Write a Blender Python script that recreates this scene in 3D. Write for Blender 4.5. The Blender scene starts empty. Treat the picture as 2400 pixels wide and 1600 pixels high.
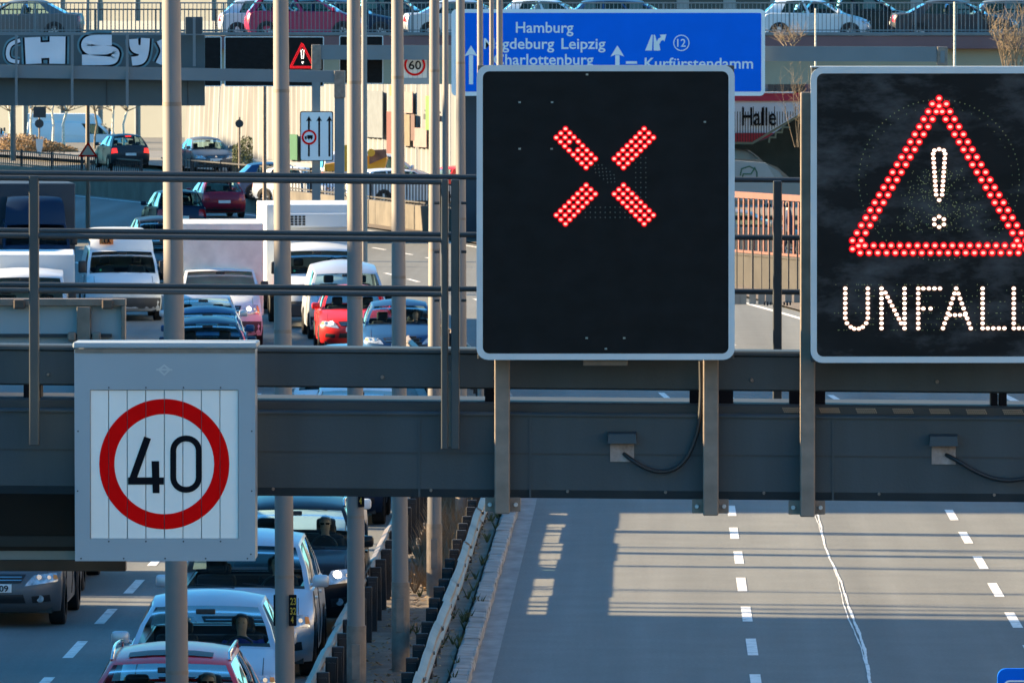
import bpy, bmesh, math, random
from mathutils import Vector, Matrix

random.seed(7)
S = bpy.context.scene
C = S.collection
PI = math.pi
R = math.radians

# ------------------------------------------------------------------ camera
FPX = 20500.0                      # focal length in pixels of the 2400 px wide photograph
CH = 8.0                           # camera height over the road
PITCH = math.atan(771 / FPX)
YAW = math.atan(342 * math.cos(PITCH) / FPX)
cam_d = bpy.data.cameras.new('camera')
cam = bpy.data.objects.new('camera', cam_d)
C.objects.link(cam)
S.camera = cam
cam_d.sensor_width = 36.0
cam_d.lens = FPX * 36.0 / 2400.0
cam_d.clip_start = 1.0
cam_d.clip_end = 4000.0
cam.location = (0, 0, CH)
FW = Vector((-math.sin(YAW) * math.cos(PITCH), math.cos(YAW) * math.cos(PITCH), -math.sin(PITCH)))
RT = Vector((math.cos(YAW), math.sin(YAW), 0))
UP = RT.cross(FW)
M3 = Matrix((RT, UP, -FW)).transposed()
cam.rotation_euler = M3.to_euler()
cam_d.dof.use_dof = True
cam_d.dof.focus_distance = 62.0
cam_d.dof.aperture_fstop = 45.0

# ------------------------------------------------------------------ light
SUN_EL, SUN_AZ = R(20.0), R(81.0)  # azimuth: from the road axis towards the left
SV = Vector((-math.sin(SUN_AZ) * math.cos(SUN_EL), math.cos(SUN_AZ) * math.cos(SUN_EL), math.sin(SUN_EL)))
W = bpy.data.worlds.new('World')
S.world = W
W.use_nodes = True
wn = W.node_tree
bg = wn.nodes['Background']
sky = wn.nodes.new('ShaderNodeTexSky')
sky.sky_type = 'NISHITA'
sky.sun_disc = False
sky.sun_elevation = SUN_EL
sky.sun_rotation = -SUN_AZ
sky.air_density = 1.0
sky.dust_density = 0.3
sky.ozone_density = 2.0
tint = wn.nodes.new('ShaderNodeMixRGB')
tint.blend_type = 'MULTIPLY'
tint.inputs[0].default_value = 1.0
tint.inputs[2].default_value = (0.30, 0.81, 1.03, 1)
wn.links.new(sky.outputs[0], tint.inputs[1])
wn.links.new(tint.outputs[0], bg.inputs[0])
bg.inputs[1].default_value = 0.076
sun_d = bpy.data.lights.new('sun', 'SUN')
sun_d.energy = 5.0
sun_d.angle = R(0.65)
sun_d.color = (1.0, 0.75, 0.44)
sun = bpy.data.objects.new('sun', sun_d)
C.objects.link(sun)
sun.rotation_euler = (-SV).to_track_quat('-Z', 'Y').to_euler()
sun.location = (-60, 60, 60)
S.view_settings.view_transform = 'Standard'
S.view_settings.look = 'None'
S.view_settings.gamma = 1.0
S.view_settings.use_curve_mapping = False
S.view_settings.exposure = 2.15
S.cycles.use_denoising = True
S.cycles.max_bounces = 6
S.cycles.transparent_max_bounces = 16
S.cycles.caustics_reflective = False
S.cycles.caustics_refractive = False

# ------------------------------------------------------------------ helpers
def at(px, py, Y):
    """world point seen at photo pixel (px, py) on the plane y = Y"""
    d = FW * FPX + RT * (px - 1200) - UP * (py - 800)
    t = Y / d.y
    return Vector((d.x * t, Y, CH + d.z * t))

def gnd(px, py, z=0.0):
    d = FW * FPX + RT * (px - 1200) - UP * (py - 800)
    t = (z - CH) / d.z
    return Vector((d.x * t, d.y * t, z))

def srgb(r, g, b):
    def c(v):
        v /= 255.0
        return v / 12.92 if v <= 0.04045 else ((v + 0.055) / 1.055) ** 2.4
    return (c(r), c(g), c(b))

MATS = {}
def mat(name, col, rough=0.6, metal=0.0, var=0.12, scale=3.0, stretch=(1, 1, 1), bump=0.0, bscale=40.0, coat=0.0,
        spec=0.5, emit=None, estr=0.0, dirt=0.0, dcol=(0.1, 0.08, 0.06), dpos=(0.48, 0.72)):
    if name in MATS:
        return MATS[name]
    m = bpy.data.materials.new(name)
    m.use_nodes = True
    nt = m.node_tree
    p = nt.nodes['Principled BSDF']
    p.inputs['Roughness'].default_value = rough
    p.inputs['Metallic'].default_value = metal
    p.inputs['Coat Weight'].default_value = coat
    p.inputs['Coat Roughness'].default_value = 0.06
    p.inputs['Specular IOR Level'].default_value = spec
    tc = nt.nodes.new('ShaderNodeTexCoord')
    mp = nt.nodes.new('ShaderNodeMapping')
    mp.inputs['Scale'].default_value = stretch
    nt.links.new(tc.outputs['Object'], mp.inputs['Vector'])
    nz = nt.nodes.new('ShaderNodeTexNoise')
    nz.inputs['Scale'].default_value = scale
    nz.inputs['Detail'].default_value = 5.0
    nt.links.new(mp.outputs[0], nz.inputs['Vector'])
    rp = nt.nodes.new('ShaderNodeValToRGB')
    rp.color_ramp.elements[0].position = 0.3
    rp.color_ramp.elements[1].position = 0.7
    rp.color_ramp.elements[0].color = tuple(max(0, c * (1 - var)) for c in col) + (1,)
    rp.color_ramp.elements[1].color = tuple(min(1, c * (1 + var)) for c in col) + (1,)
    nt.links.new(nz.outputs['Fac'], rp.inputs[0])
    out = rp.outputs[0]
    if dirt > 0:
        n2 = nt.nodes.new('ShaderNodeTexNoise')
        n2.inputs['Scale'].default_value = scale * 0.45
        n2.inputs['Detail'].default_value = 8.0
        n2.inputs['Roughness'].default_value = 0.65
        nt.links.new(mp.outputs[0], n2.inputs['Vector'])
        r2 = nt.nodes.new('ShaderNodeValToRGB')
        r2.color_ramp.elements[0].position = dpos[0]
        r2.color_ramp.elements[1].position = dpos[1]
        r2.color_ramp.elements[0].color = (0, 0, 0, 1)
        r2.color_ramp.elements[1].color = (dirt, dirt, dirt, 1)
        nt.links.new(n2.outputs['Fac'], r2.inputs[0])
        mx = nt.nodes.new('ShaderNodeMixRGB')
        nt.links.new(r2.outputs[0], mx.inputs[0])
        nt.links.new(out, mx.inputs[1])
        mx.inputs[2].default_value = tuple(dcol) + (1,)
        out = mx.outputs[0]
    nt.links.new(out, p.inputs['Base Color'])
    if bump > 0:
        nb = nt.nodes.new('ShaderNodeTexNoise')
        nb.inputs['Scale'].default_value = bscale
        nb.inputs['Detail'].default_value = 3.0
        nt.links.new(tc.outputs['Object'], nb.inputs['Vector'])
        bp = nt.nodes.new('ShaderNodeBump')
        bp.inputs['Strength'].default_value = bump
        bp.inputs['Distance'].default_value = 0.01
        nt.links.new(nb.outputs['Fac'], bp.inputs['Height'])
        nt.links.new(bp.outputs[0], p.inputs['Normal'])
    if emit:
        p.inputs['Emission Color'].default_value = tuple(emit) + (1,)
        p.inputs['Emission Strength'].default_value = estr
    MATS[name] = m
    return m

def glass_mat(name, tint, refl=0.30):
    m = bpy.data.materials.new(name)
    m.use_nodes = True
    nt = m.node_tree
    nt.nodes.remove(nt.nodes['Principled BSDF'])
    o = nt.nodes['Material Output']
    tr = nt.nodes.new('ShaderNodeBsdfTransparent')
    tr.inputs[0].default_value = tuple(tint) + (1,)
    gl = nt.nodes.new('ShaderNodeBsdfGlossy')
    gl.inputs['Roughness'].default_value = 0.03
    gl.inputs[0].default_value = (0.9, 0.95, 1, 1)
    lw = nt.nodes.new('ShaderNodeLayerWeight')
    lw.inputs[0].default_value = refl
    nz = nt.nodes.new('ShaderNodeTexNoise')
    nz.inputs['Scale'].default_value = 2.0
    ml = nt.nodes.new('ShaderNodeMath')
    ml.operation = 'MULTIPLY_ADD'
    nt.links.new(nz.outputs['Fac'], ml.inputs[0])
    ml.inputs[1].default_value = 0.01
    nt.links.new(lw.outputs['Fresnel'], ml.inputs[2])
    mx = nt.nodes.new('ShaderNodeMixShader')
    nt.links.new(ml.outputs[0], mx.inputs[0])
    nt.links.new(tr.outputs[0], mx.inputs[1])
    nt.links.new(gl.outputs[0], mx.inputs[2])
    nt.links.new(mx.outputs[0], o.inputs['Surface'])
    MATS[name] = m
    return m

ORG = {}
class MB:
    def __init__(s):
        s.v, s.f, s.m = [], [], []
    def add(s, vs, fs, mi=0):
        b = len(s.v)
        s.v += [Vector(v) for v in vs]
        s.f += [tuple(b + i for i in f) for f in fs]
        s.m += [mi] * len(fs)
    def box(s, lo, hi, mi=0, rz=0.0, bev=0.0):
        lo, hi = Vector(lo), Vector(hi)
        c, h = (lo + hi) / 2, (hi - lo) / 2
        if bev > 0:
            b = min(bev, min(h) * 0.9)
            vs, fs = [], []
            bm = bmesh.new()
            bmesh.ops.create_cube(bm, size=1)
            for v in bm.verts:
                v.co = Vector((v.co.x * 2 * h.x, v.co.y * 2 * h.y, v.co.z * 2 * h.z))
            bmesh.ops.bevel(bm, geom=bm.edges[:], offset=b, segments=2, affect='EDGES', profile=0.5)
            bm.verts.index_update()
            vs = [v.co.copy() for v in bm.verts]
            fs = [[v.index for v in f.verts] for f in bm.faces]
            bm.free()
        else:
            vs = [Vector((x * h.x, y * h.y, z * h.z)) for x in (-1, 1) for y in (-1, 1) for z in (-1, 1)]
            fs = [(0, 1, 3, 2), (4, 6, 7, 5), (0, 4, 5, 1), (2, 3, 7, 6), (0, 2, 6, 4), (1, 5, 7, 3)]
        if rz:
            m = Matrix.Rotation(rz, 3, 'Z')
            vs = [m @ v for v in vs]
        s.add([v + c for v in vs], fs, mi)
        return s
    def tube(s, pts, r0, r1=None, n=12, mi=0, caps=True):
        pts = [Vector(p) for p in pts]
        r1 = r0 if r1 is None else r1
        rings, vs, fs = [], [], []
        ref = None
        for i, p in enumerate(pts):
            a = pts[max(i - 1, 0)]
            b = pts[min(i + 1, len(pts) - 1)]
            t = (b - a).normalized()
            if ref is None:
                ref = Vector((1, 0, 0)) if abs(t.x) < 0.9 else Vector((0, 1, 0))
            e1 = (ref - t * ref.dot(t)).normalized()
            ref = e1
            e2 = t.cross(e1)
            r = r0 + (r1 - r0) * i / (len(pts) - 1)
            for k in range(n):
                an = 2 * PI * k / n
                vs.append(p + (e1 * math.cos(an) + e2 * math.sin(an)) * r)
        for i in range(len(pts) - 1):
            for k in range(n):
                a, b = i * n + k, i * n + (k + 1) % n
                fs.append((a, b, b + n, a + n))
        if caps:
            fs.append(tuple(range(n - 1, -1, -1)))
            fs.append(tuple((len(pts) - 1) * n + k for k in range(n)))
        s.add(vs, fs, mi)
        return s
    def grid(s, rows, mi=0, close=False):
        nr, nc = len(rows), len(rows[0])
        vs = [p for r in rows for p in r]
        fs = []
        for i in range(nr - 1):
            for j in range(nc if close else nc - 1):
                k = (j + 1) % nc
                fs.append((i * nc + j, i * nc + k, (i + 1) * nc + k, (i + 1) * nc + j))
        s.add(vs, fs, mi)
        return s
    def prism(s, poly, y0, y1, mi=0):
        """polygon of (x, z) pairs, front face at y0 (camera side), back at y1"""
        n = len(poly)
        vs = [(x, y0, z) for x, z in poly] + [(x, y1, z) for x, z in poly]
        fs = [tuple(range(n)), tuple(range(2 * n - 1, n - 1, -1))]
        fs += [(i, i + n, (i + 1) % n + n, (i + 1) % n) for i in range(n)]
        s.add(vs, fs, mi)
        return s
    def flat(s, poly, y, mi=0):
        s.add([(x, y, z) for x, z in poly], [tuple(range(len(poly)))], mi)
        return s
    def ring(s, outer, inner, y0, y1, mi=0):
        n = len(outer)
        vs = [(x, y0, z) for x, z in outer] + [(x, y0, z) for x, z in inner] + \
             [(x, y1, z) for x, z in outer] + [(x, y1, z) for x, z in inner]
        fs = []
        for i in range(n):
            j = (i + 1) % n
            fs += [(i, j, n + j, n + i), (2 * n + i, 3 * n + i, 3 * n + j, 2 * n + j), (i, 2 * n + i, 2 * n + j, j),
                   (n + i, n + j, 3 * n + j, 3 * n + i)]
        s.add(vs, fs, mi)
        return s
    def build(s, name, mats, parent=None, smooth=False, org=None):
        o0 = org if org is not None else (ORG.get(parent.name, Vector()) if parent else Vector())
        me = bpy.data.meshes.new(name)
        me.from_pydata([v - o0 for v in s.v], [], s.f)
        ms = mats if isinstance(mats, (list, tuple)) else [mats]
        for m in ms:
            me.materials.append(m)
        if len(ms) > 1:
            me.polygons.foreach_set('material_index', s.m)
        me.update()
        bm = bmesh.new()
        bm.from_mesh(me)
        bmesh.ops.recalc_face_normals(bm, faces=bm.faces[:])
        bm.to_mesh(me)
        bm.free()
        if smooth:
            me.polygons.foreach_set('use_smooth', [True] * len(me.polygons))
            me.set_sharp_from_angle(angle=R(35))
        o = bpy.data.objects.new(name, me)
        C.objects.link(o)
        if parent:
            o.parent = parent
            ORG[o.name] = o0
        return o

def thing(name, label, cat, loc=(0, 0, 0), rz=0.0, group=None, local=False):
    o = bpy.data.objects.new(name, None)
    o.empty_display_size = 0.3
    C.objects.link(o)
    o.location = loc
    o.rotation_euler = (0, 0, rz)
    ORG[o.name] = Vector() if local else Vector(loc)
    o['label'] = label
    o['category'] = cat
    if group:
        o['group'] = group
    return o

def tag(o, label, cat, group=None):
    o['label'] = label
    o['category'] = cat
    if group:
        o['group'] = group
    return o

def struct(o, label=None):
    o['kind'] = 'structure'
    if label:
        o['label'] = label
    return o

def inst(name, me, loc, parent, rot=(0, 0, 0)):
    o = bpy.data.objects.new(name, me)
    C.objects.link(o)
    o.location = Vector(loc) - ORG.get(parent.name, Vector())
    o.rotation_euler = rot
    o.parent = parent
    ORG[o.name] = ORG.get(parent.name, Vector())
    return o

def pp(pts, Y):
    """photo pixels to (x, z) on the plane y = Y"""
    out = []
    for x, y in pts:
        p = at(x, y, Y)
        out.append((p.x, p.z))
    return out

def rrect(x0, y0, x1, y1, r, n=5):
    out = []
    for cx, cy, a0 in ((x1 - r, y0 + r, -90), (x1 - r, y1 - r, 0), (x0 + r, y1 - r, 90), (x0 + r, y0 + r, 180)):
        for k in range(n + 1):
            a = R(a0 + 90.0 * k / n)
            out.append((cx + r * math.cos(a), cy + r * math.sin(a)))
    return out

def circ(cx, cy, r, n=40, ry=None):
    ry = r if ry is None else ry
    return [(cx + r * math.cos(2 * PI * k / n), cy + ry * math.sin(2 * PI * k / n)) for k in range(n)]

def strokes(pts, w, closed=False):
    """outline quads of a polyline of width w (pixel space)"""
    P = [Vector((a, b)) for a, b in pts]
    n = len(P)
    L, Rr = [], []
    for i in range(n):
        if closed:
            a, b = P[i - 1], P[(i + 1) % n]
        else:
            a, b = P[max(i - 1, 0)], P[min(i + 1, n - 1)]
        d1 = (P[i] - a).normalized() if (P[i] - a).length > 1e-6 else (b - P[i]).normalized()
        d2 = (b - P[i]).normalized() if (b - P[i]).length > 1e-6 else d1
        t = (d1 + d2).normalized()
        nn = Vector((-t.y, t.x))
        k = max(0.5, nn.dot(Vector((-d1.y, d1.x))))
        L.append(P[i] + nn * (w / 2 / k))
        Rr.append(P[i] - nn * (w / 2 / k))
    q = []
    for i in range(n if closed else n - 1):
        j = (i + 1) % n
        q.append([tuple(L[i]), tuple(L[j]), tuple(Rr[j]), tuple(Rr[i])])
    return q

FONT_CACHE = {}
def text_verts(txt, bold=0.0):
    key = (txt, bold)
    if key in FONT_CACHE:
        return FONT_CACHE[key]
    cu = bpy.data.curves.new('lettering', 'FONT')
    cu.body = txt
    cu.offset = bold
    cu.resolution_u = 3
    o = bpy.data.objects.new('lettering', cu)
    C.objects.link(o)
    dg = bpy.context.evaluated_depsgraph_get()
    me = bpy.data.meshes.new_from_object(o.evaluated_get(dg))
    vs = [v.co.copy() for v in me.vertices]
    fs = [tuple(p.vertices) for p in me.polygons]
    bpy.data.objects.remove(o)
    bpy.data.curves.remove(cu)
    bpy.data.meshes.remove(me)
    FONT_CACHE[key] = (vs, fs)
    return vs, fs

def text_on(name, txt, x0, x1, base, cap, Y, m, parent, bold=0.0):
    """text between photo columns x0..x1, baseline and cap height in photo pixels, on the plane y = Y"""
    vs, fs = text_verts(txt, bold)
    hv, _ = text_verts('H', bold)
    hc = max(v.y for v in hv)
    mx, nx = max(v.x for v in vs), min(v.x for v in vs)
    b = MB()
    out = []
    for v in vs:
        p = at(x0 + (v.x - nx) / (mx - nx) * (x1 - x0), base - v.y / hc * cap, Y)
        out.append(p)
    b.add(out, fs)
    return b.build(name, m, parent)

RAD = 862.0
def bend(Y):
    return -((Y - 140.0) ** 2) / (2 * RAD) if Y > 140 else 0.0
def slope(Y):
    return math.atan((Y - 140.0) / RAD) if Y > 140 else 0.0

# ------------------------------------------------------------------ materials
steel = mat('gantry_steel', (0.034, 0.049, 0.061), 0.55, 0.0, 0.20, 2.6, (1.4, 1, 0.16), 0.10, 60, dirt=0.6, dcol=(0.026, 0.036, 0.042))
steel_dark = mat('dark_steel', (0.030, 0.035, 0.040), 0.6, 0.0, 0.2, 2.0)
galv = mat('galvanised', (0.225, 0.185, 0.155), 0.6, 0.15, 0.2, 9.0, dirt=0.4, dcol=(0.13, 0.105, 0.085))
galv_pole = mat('pole_paint', (0.222, 0.203, 0.192), 0.55, 0.0, 0.14, 4.0, (1, 1, 0.12), dirt=0.5, dcol=(0.15, 0.13, 0.115))
rail_paint = mat('rail_paint', (0.045, 0.052, 0.058), 0.5, 0.1, 0.12, 5.0)
frame_grey = mat('sign_border', (0.58, 0.62, 0.64), 0.5, 0.0, 0.06, 3.0)
led_black = mat('led_panel_black', (0.005, 0.0055, 0.007), 0.5, 0.0, 0.4, 6.0, (1, 1, 1.5), spec=0.15)
led_dusty = mat('led_panel_dusty', (0.008, 0.008, 0.009), 0.5, 0.0, 0.4, 4.0, (1, 1, 2.2), dirt=0.9, dcol=(0.085, 0.085, 0.088), spec=0.15, dpos=(0.47, 0.68))
box_grey = mat('sign_box_grey', (0.33, 0.385, 0.43), 0.5, 0.0, 0.06, 1.5, dirt=0.25, dcol=(0.26, 0.31, 0.35))
white_foil = mat('white_foil', (0.90, 0.87, 0.82), 0.55, 0.0, 0.04, 2.0)
red_foil = mat('red_foil', (0.82, 0.0005, 0.001), 0.7, 0.0, 0.06, 2.0, spec=0.08)
black_foil = mat('black_foil', (0.004, 0.004, 0.008), 0.6, spec=0.1)
blue_foil = mat('blue_foil', (0.0, 0.135, 0.72), 0.6, 0.0, 0.05, 1.0, spec=0.08)
sign_white = mat('sign_white', (0.75, 0.78, 0.80), 0.5, 0.0, 0.03, 2.0)
rubber = mat('cable_rubber', (0.012, 0.013, 0.016), 0.5)
concrete = mat('concrete', (0.105, 0.095, 0.082), 0.85, 0.0, 0.2, 1.2, bump=0.3, bscale=20, dirt=0.8, dcol=(0.05, 0.045, 0.04))
kerb_m = mat('kerb_white', (0.31, 0.30, 0.285), 0.85, 0.0, 0.25, 3.0, bump=0.4, bscale=25, dirt=0.6, dcol=(0.20, 0.19, 0.18))
gutter_m = mat('gutter_concrete', (0.25, 0.25, 0.245), 0.9, 0.0, 0.25, 2.0, (2, 0.6, 1), bump=0.3, dirt=0.6, dcol=(0.15, 0.15, 0.15))
dirt_m = mat('median_soil', (0.135, 0.108, 0.085), 0.95, 0.0, 0.35, 2.5, bump=0.8, bscale=18, dirt=0.6, dcol=(0.09, 0.07, 0.05))
ground_m = mat('ground_soil', (0.14, 0.13, 0.11), 0.95, 0.0, 0.25, 0.15, bump=0.4, bscale=6)
paint_w = mat('road_paint', (0.70, 0.69, 0.67), 0.7, 0.0, 0.10, 9.0, dirt=0.75, dcol=(0.30, 0.30, 0.29), dpos=(0.50, 0.66))
plank_m = mat('guard_rail_zinc', (0.215, 0.185, 0.16), 0.5, 0.25, 0.15, 2.5, (1, 0.4, 1), dirt=0.9, dcol=(0.115, 0.082, 0.06))
post_m = mat('guard_post', (0.024, 0.024, 0.026), 0.7, 0.2, 0.3, 4.0)
maroon = mat('maroon_paint', (0.17, 0.085, 0.09), 0.7, 0.0, 0.1, 0.7)
beige = mat('beige_render', (0.36, 0.30, 0.22), 0.85, 0.0, 0.1, 0.5, dirt=0.35, dcol=(0.24, 0.2, 0.15))
cream = mat('cream_wall', (0.215, 0.22, 0.205), 0.85, 0.0, 0.06, 0.5)
white_wall = mat('white_wall', (0.205, 0.215, 0.225), 0.85, 0.0, 0.16, 0.8, (1, 1, 0.2), dirt=0.7, dcol=(0.11, 0.09, 0.08))
grey_wall = mat('grey_wall', (0.27, 0.28, 0.28), 0.85, 0.0, 0.1, 0.5)
orange_m = mat('orange_rail_paint', (0.15, 0.060, 0.046), 0.6, 0.0, 0.08, 3.0)
dark_m = mat('dark_metal', (0.035, 0.034, 0.036), 0.7)
brown_m = mat('brown_steel', (0.075, 0.058, 0.045), 0.8, 0.0, 0.2, 2.0)
twig_m = mat('twig_bark', (0.22, 0.16, 0.10), 0.9, 0.0, 0.25, 3.0)
birch_m = mat('birch_bark', (0.62, 0.57, 0.48), 0.8, 0.0, 0.3, 6.0, (1, 1, 3))
leaf_brown = mat('dry_leaf', (0.27, 0.17, 0.085), 0.9, 0.0, 0.4, 3.0)
leaf_green = mat('green_leaf', (0.055, 0.075, 0.03), 0.8, 0.0, 0.4, 2.0)
win_dark = mat('window_dark', (0.03, 0.04, 0.05), 0.15, 0.0, 0.2, 0.5, spec=0.6)

asph = mat('asphalt', (0.140, 0.148, 0.146), 0.85, 0.0, 0.15, 0.9, (1.6, 0.035, 1), bump=0.35, bscale=120, dirt=0.55, dcol=(0.098, 0.102, 0.102), dpos=(0.44, 0.66))

def add_grain(m, scale=45.0, lo=0.90, hi=1.08):
    nt = m.node_tree
    p = nt.nodes['Principled BSDF']
    src = p.inputs['Base Color'].links[0].from_socket
    tc = nt.nodes.new('ShaderNodeTexCoord')
    nz = nt.nodes.new('ShaderNodeTexNoise')
    nz.inputs['Scale'].default_value = scale
    nz.inputs['Detail'].default_value = 2
    nt.links.new(tc.outputs['Object'], nz.inputs['Vector'])
    mr = nt.nodes.new('ShaderNodeMapRange')
    mr.inputs['From Min'].default_value = 0.3
    mr.inputs['From Max'].default_value = 0.7
    mr.inputs['To Min'].default_value = lo
    mr.inputs['To Max'].default_value = hi
    nt.links.new(nz.outputs['Fac'], mr.inputs['Value'])
    mx = nt.nodes.new('ShaderNodeVectorMath')
    mx.operation = 'SCALE'
    nt.links.new(src, mx.inputs[0])
    nt.links.new(mr.outputs[0], mx.inputs['Scale'])
    nt.links.new(mx.outputs[0], p.inputs['Base Color'])
add_grain(asph, 22.0, 0.86, 1.11)
add_grain(asph, 1.1, 0.93, 1.06)
def use_world(m):
    nt = m.node_tree
    ge = nt.nodes.new('ShaderNodeNewGeometry')
    for l in list(nt.links):
        if l.from_node.type == 'TEX_COORD':
            to = l.to_socket
            nt.links.remove(l)
            nt.links.new(ge.outputs['Position'], to)
def wheel_tracks(m):
    nt = m.node_tree
    p = nt.nodes['Principled BSDF']
    src = p.inputs['Base Color'].links[0].from_socket
    ge = nt.nodes.new('ShaderNodeNewGeometry')
    sx = nt.nodes.new('ShaderNodeSeparateXYZ')
    nt.links.new(ge.outputs['Position'], sx.inputs[0])
    k = nt.nodes.new('ShaderNodeMath'); k.operation = 'MULTIPLY'; k.inputs[1].default_value = 2 * PI / 1.75
    nt.links.new(sx.outputs[0], k.inputs[0])
    c = nt.nodes.new('ShaderNodeMath'); c.operation = 'COSINE'
    nt.links.new(k.outputs[0], c.inputs[0])
    mp = nt.nodes.new('ShaderNodeMapping'); mp.inputs['Scale'].default_value = (1.0, 0.02, 1)
    nt.links.new(ge.outputs['Position'], mp.inputs['Vector'])
    nz = nt.nodes.new('ShaderNodeTexNoise'); nz.inputs['Scale'].default_value = 0.8; nz.inputs['Detail'].default_value = 4
    nt.links.new(mp.outputs[0], nz.inputs['Vector'])
    q = nt.nodes.new('ShaderNodeMath'); q.operation = 'MULTIPLY'
    nt.links.new(c.outputs[0], q.inputs[0]); nt.links.new(nz.outputs['Fac'], q.inputs[1])
    r_ = nt.nodes.new('ShaderNodeMath'); r_.operation = 'MULTIPLY_ADD'; r_.inputs[1].default_value = 0.16; r_.inputs[2].default_value = 0.985
    nt.links.new(q.outputs[0], r_.inputs[0])
    vm = nt.nodes.new('ShaderNodeVectorMath'); vm.operation = 'SCALE'
    nt.links.new(src, vm.inputs[0]); nt.links.new(r_.outputs[0], vm.inputs['Scale'])
    nt.links.new(vm.outputs[0], p.inputs['Base Color'])
wheel_tracks(asph)
for m_ in (paint_w, kerb_m, plank_m, post_m): use_world(m_)

# ------------------------------------------------------------------ setting: ground and roads
def strip(x0, x1, y0, y1, z, step=5.0, nx=2, zf=None):
    rows = []
    n = max(1, int(round((y1 - y0) / step)))
    for i in range(n + 1):
        Y = y0 + (y1 - y0) * i / n
        rows.append([Vector((x0 + (x1 - x0) * k / (nx - 1) + bend(Y), Y, z)) for k in range(nx)])
    return MB().grid(rows)

g = MB()
g.add([(-2000, -500, -0.08), (2000, -500, -0.08), (2000, 3500, -0.08), (-2000, 3500, -0.08)], [(0, 1, 2, 3)])
struct(g.build('ground', ground_m))
road_l = struct(strip(-15.2, -3.95, -20, 520, 0.0).build('road', asph))
road_r = struct(strip(-2.15, 8.9, -20, 520, 0.0).build('road', asph))
median = struct(strip(-3.75, -2.50, -20, 520, 0.07, 2.0, 4).build('median_strip', dirt_m))
struct(strip(-3.95, -3.75, -20, 520, 0.012, 2.0).build('gutter', gutter_m))
struct(strip(-2.26, -1.98, -20, 520, 0.006, 2.0).build('gutter', gutter_m))
struct(strip(-17.5, -15.2, -20, 520, 0.03, 4.0).build('verge', dirt_m))
struct(strip(8.9, 10.2, -20, 330, 0.05, 4.0).build('verge', dirt_m))

dash = MB()
dash.add([(-0.066, -1.45, 0), (0.066, -1.45, 0), (0.066, 1.45, 0), (-0.066, 1.45, 0)], [(0, 1, 2, 3)])
d0 = dash.build('lane_dash', paint_w, road_r)
d0.location = (1.19, 80.3, 0.005)
def dashes(X, phase, road, y0, y1):
    Y = phase
    while Y < y1:
        if Y > y0:
            inst('lane_dash', d0.data, (X + bend(Y) + random.uniform(-0.015, 0.015), Y, 0.005), road, (0, 0, slope(Y)))
        Y += 6.03
dashes(1.19, 86.1, road_r, 85, 330)
dashes(4.69, 85.0, road_r, 85, 330)
dashes(-7.31, 85.5, road_l, 85, 300)
dashes(-10.85, 86.5, road_l, 85, 300)
for X, rd in ((8.3, road_r), (-14.7, road_l)):
    strip(X - 0.09, X + 0.09, 60, 420, 0.005, 4.0).build('edge_line', paint_w, rd)

# spilled white paint trail along the middle of a lane
def wig(Y, a): return math.sin(Y * 1.9 + a) * .5 + math.sin(Y * 4.3 + a * 2) * .3 + math.sin(Y * 9.1 + a) * .2
for off, w0 in ((0.0, 0.013), (-0.05, 0.006)):
    rows = []
    Y = 92.0
    while Y < 190:
        wob = 0.035 * math.sin(Y * 0.17 + 1) + 0.014 * math.sin(Y * 0.47) + 0.006 * wig(Y, 1.0 + off * 30)
        w = w0 * (1.0 + .45 * wig(Y, off * 50)) * (1.4 if Y < 118 else 1.0)
        x = 2.56 + bend(Y) + wob + off * (0.65 + 0.55 * math.sin(Y * 0.23))
        rows.append([Vector((x - w, Y, 0.006 if off == 0 else 0.0055)), Vector((x + w, Y, 0.006 if off == 0 else 0.0055))])
        Y += 0.12
    MB().grid(rows).build('paint_spill', paint_w, road_r)

# kerb stones
kerb = struct(strip(-2.46, -2.24, -20, 90, 0.11).build('kerb', kerb_m))
ks = []
for k in range(6):
    b = MB()
    b.box((-0.115, -0.485, -0.02), (0.115, 0.485, 0.125), bev=0.03)
    for v in b.v:
        v.x += random.uniform(-0.010, 0.010)
        v.z += random.uniform(-0.012, 0.010)
    ks.append(b.build('kerb_stone', kerb_m, kerb))
    ks[-1].location = (-2.35, 90.5 + k, 0)
for i in range(116):
    Y = 96.5 + i
    inst('kerb_stone', random.choice(ks).data, (-2.35 + bend(Y) + random.uniform(-0.004, 0.004), Y, random.uniform(-0.008, 0.006)), kerb,
         (random.uniform(-0.008, 0.008), random.uniform(-0.02, 0.02), slope(Y) + random.uniform(-0.006, 0.006)))

# weeds and dead leaves on the median
def scatter(name, n, fx, y0, y1, size, m, tuft=False):
    b = MB()
    for i in range(n):
        Y = random.uniform(y0, y1)
        X = fx() + bend(Y)
        z = 0.085
        if tuft:
            for q in range(9):
                a = random.uniform(0, 2 * PI)
                h = random.uniform(0.5, 1.0) * size
                dx, dy = math.cos(a) * h * 0.6, math.sin(a) * h * 0.6
                w = 0.012
                b.add([(X - w, Y, z - 0.02), (X + w, Y, z - 0.02), (X + dx, Y + dy, z + h)], [(0, 1, 2)])
        else:
            s = random.uniform(0.5, 1.2) * size
            a = random.uniform(0, 2 * PI)
            ux, uy = math.cos(a) * s, math.sin(a) * s
            t = random.uniform(-0.6, 0.6) * s
            zz = z + random.uniform(0.0, 0.05)
            b.add([(X - ux, Y - uy, zz), (X + uy * 0.5, Y - ux * 0.5, zz + t * 0.5), (X + ux, Y + uy, zz + abs(t)), (X - uy * 0.5, Y + ux * 0.5, zz)],
                  [(0, 1, 2, 3)])
    o = b.build(name, m)
    o['kind'] = 'stuff'
    return o
lo = scatter('dead_leaves', 2600, lambda: random.uniform(-3.6, -2.6), 98, 165, 0.045, leaf_brown)
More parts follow.
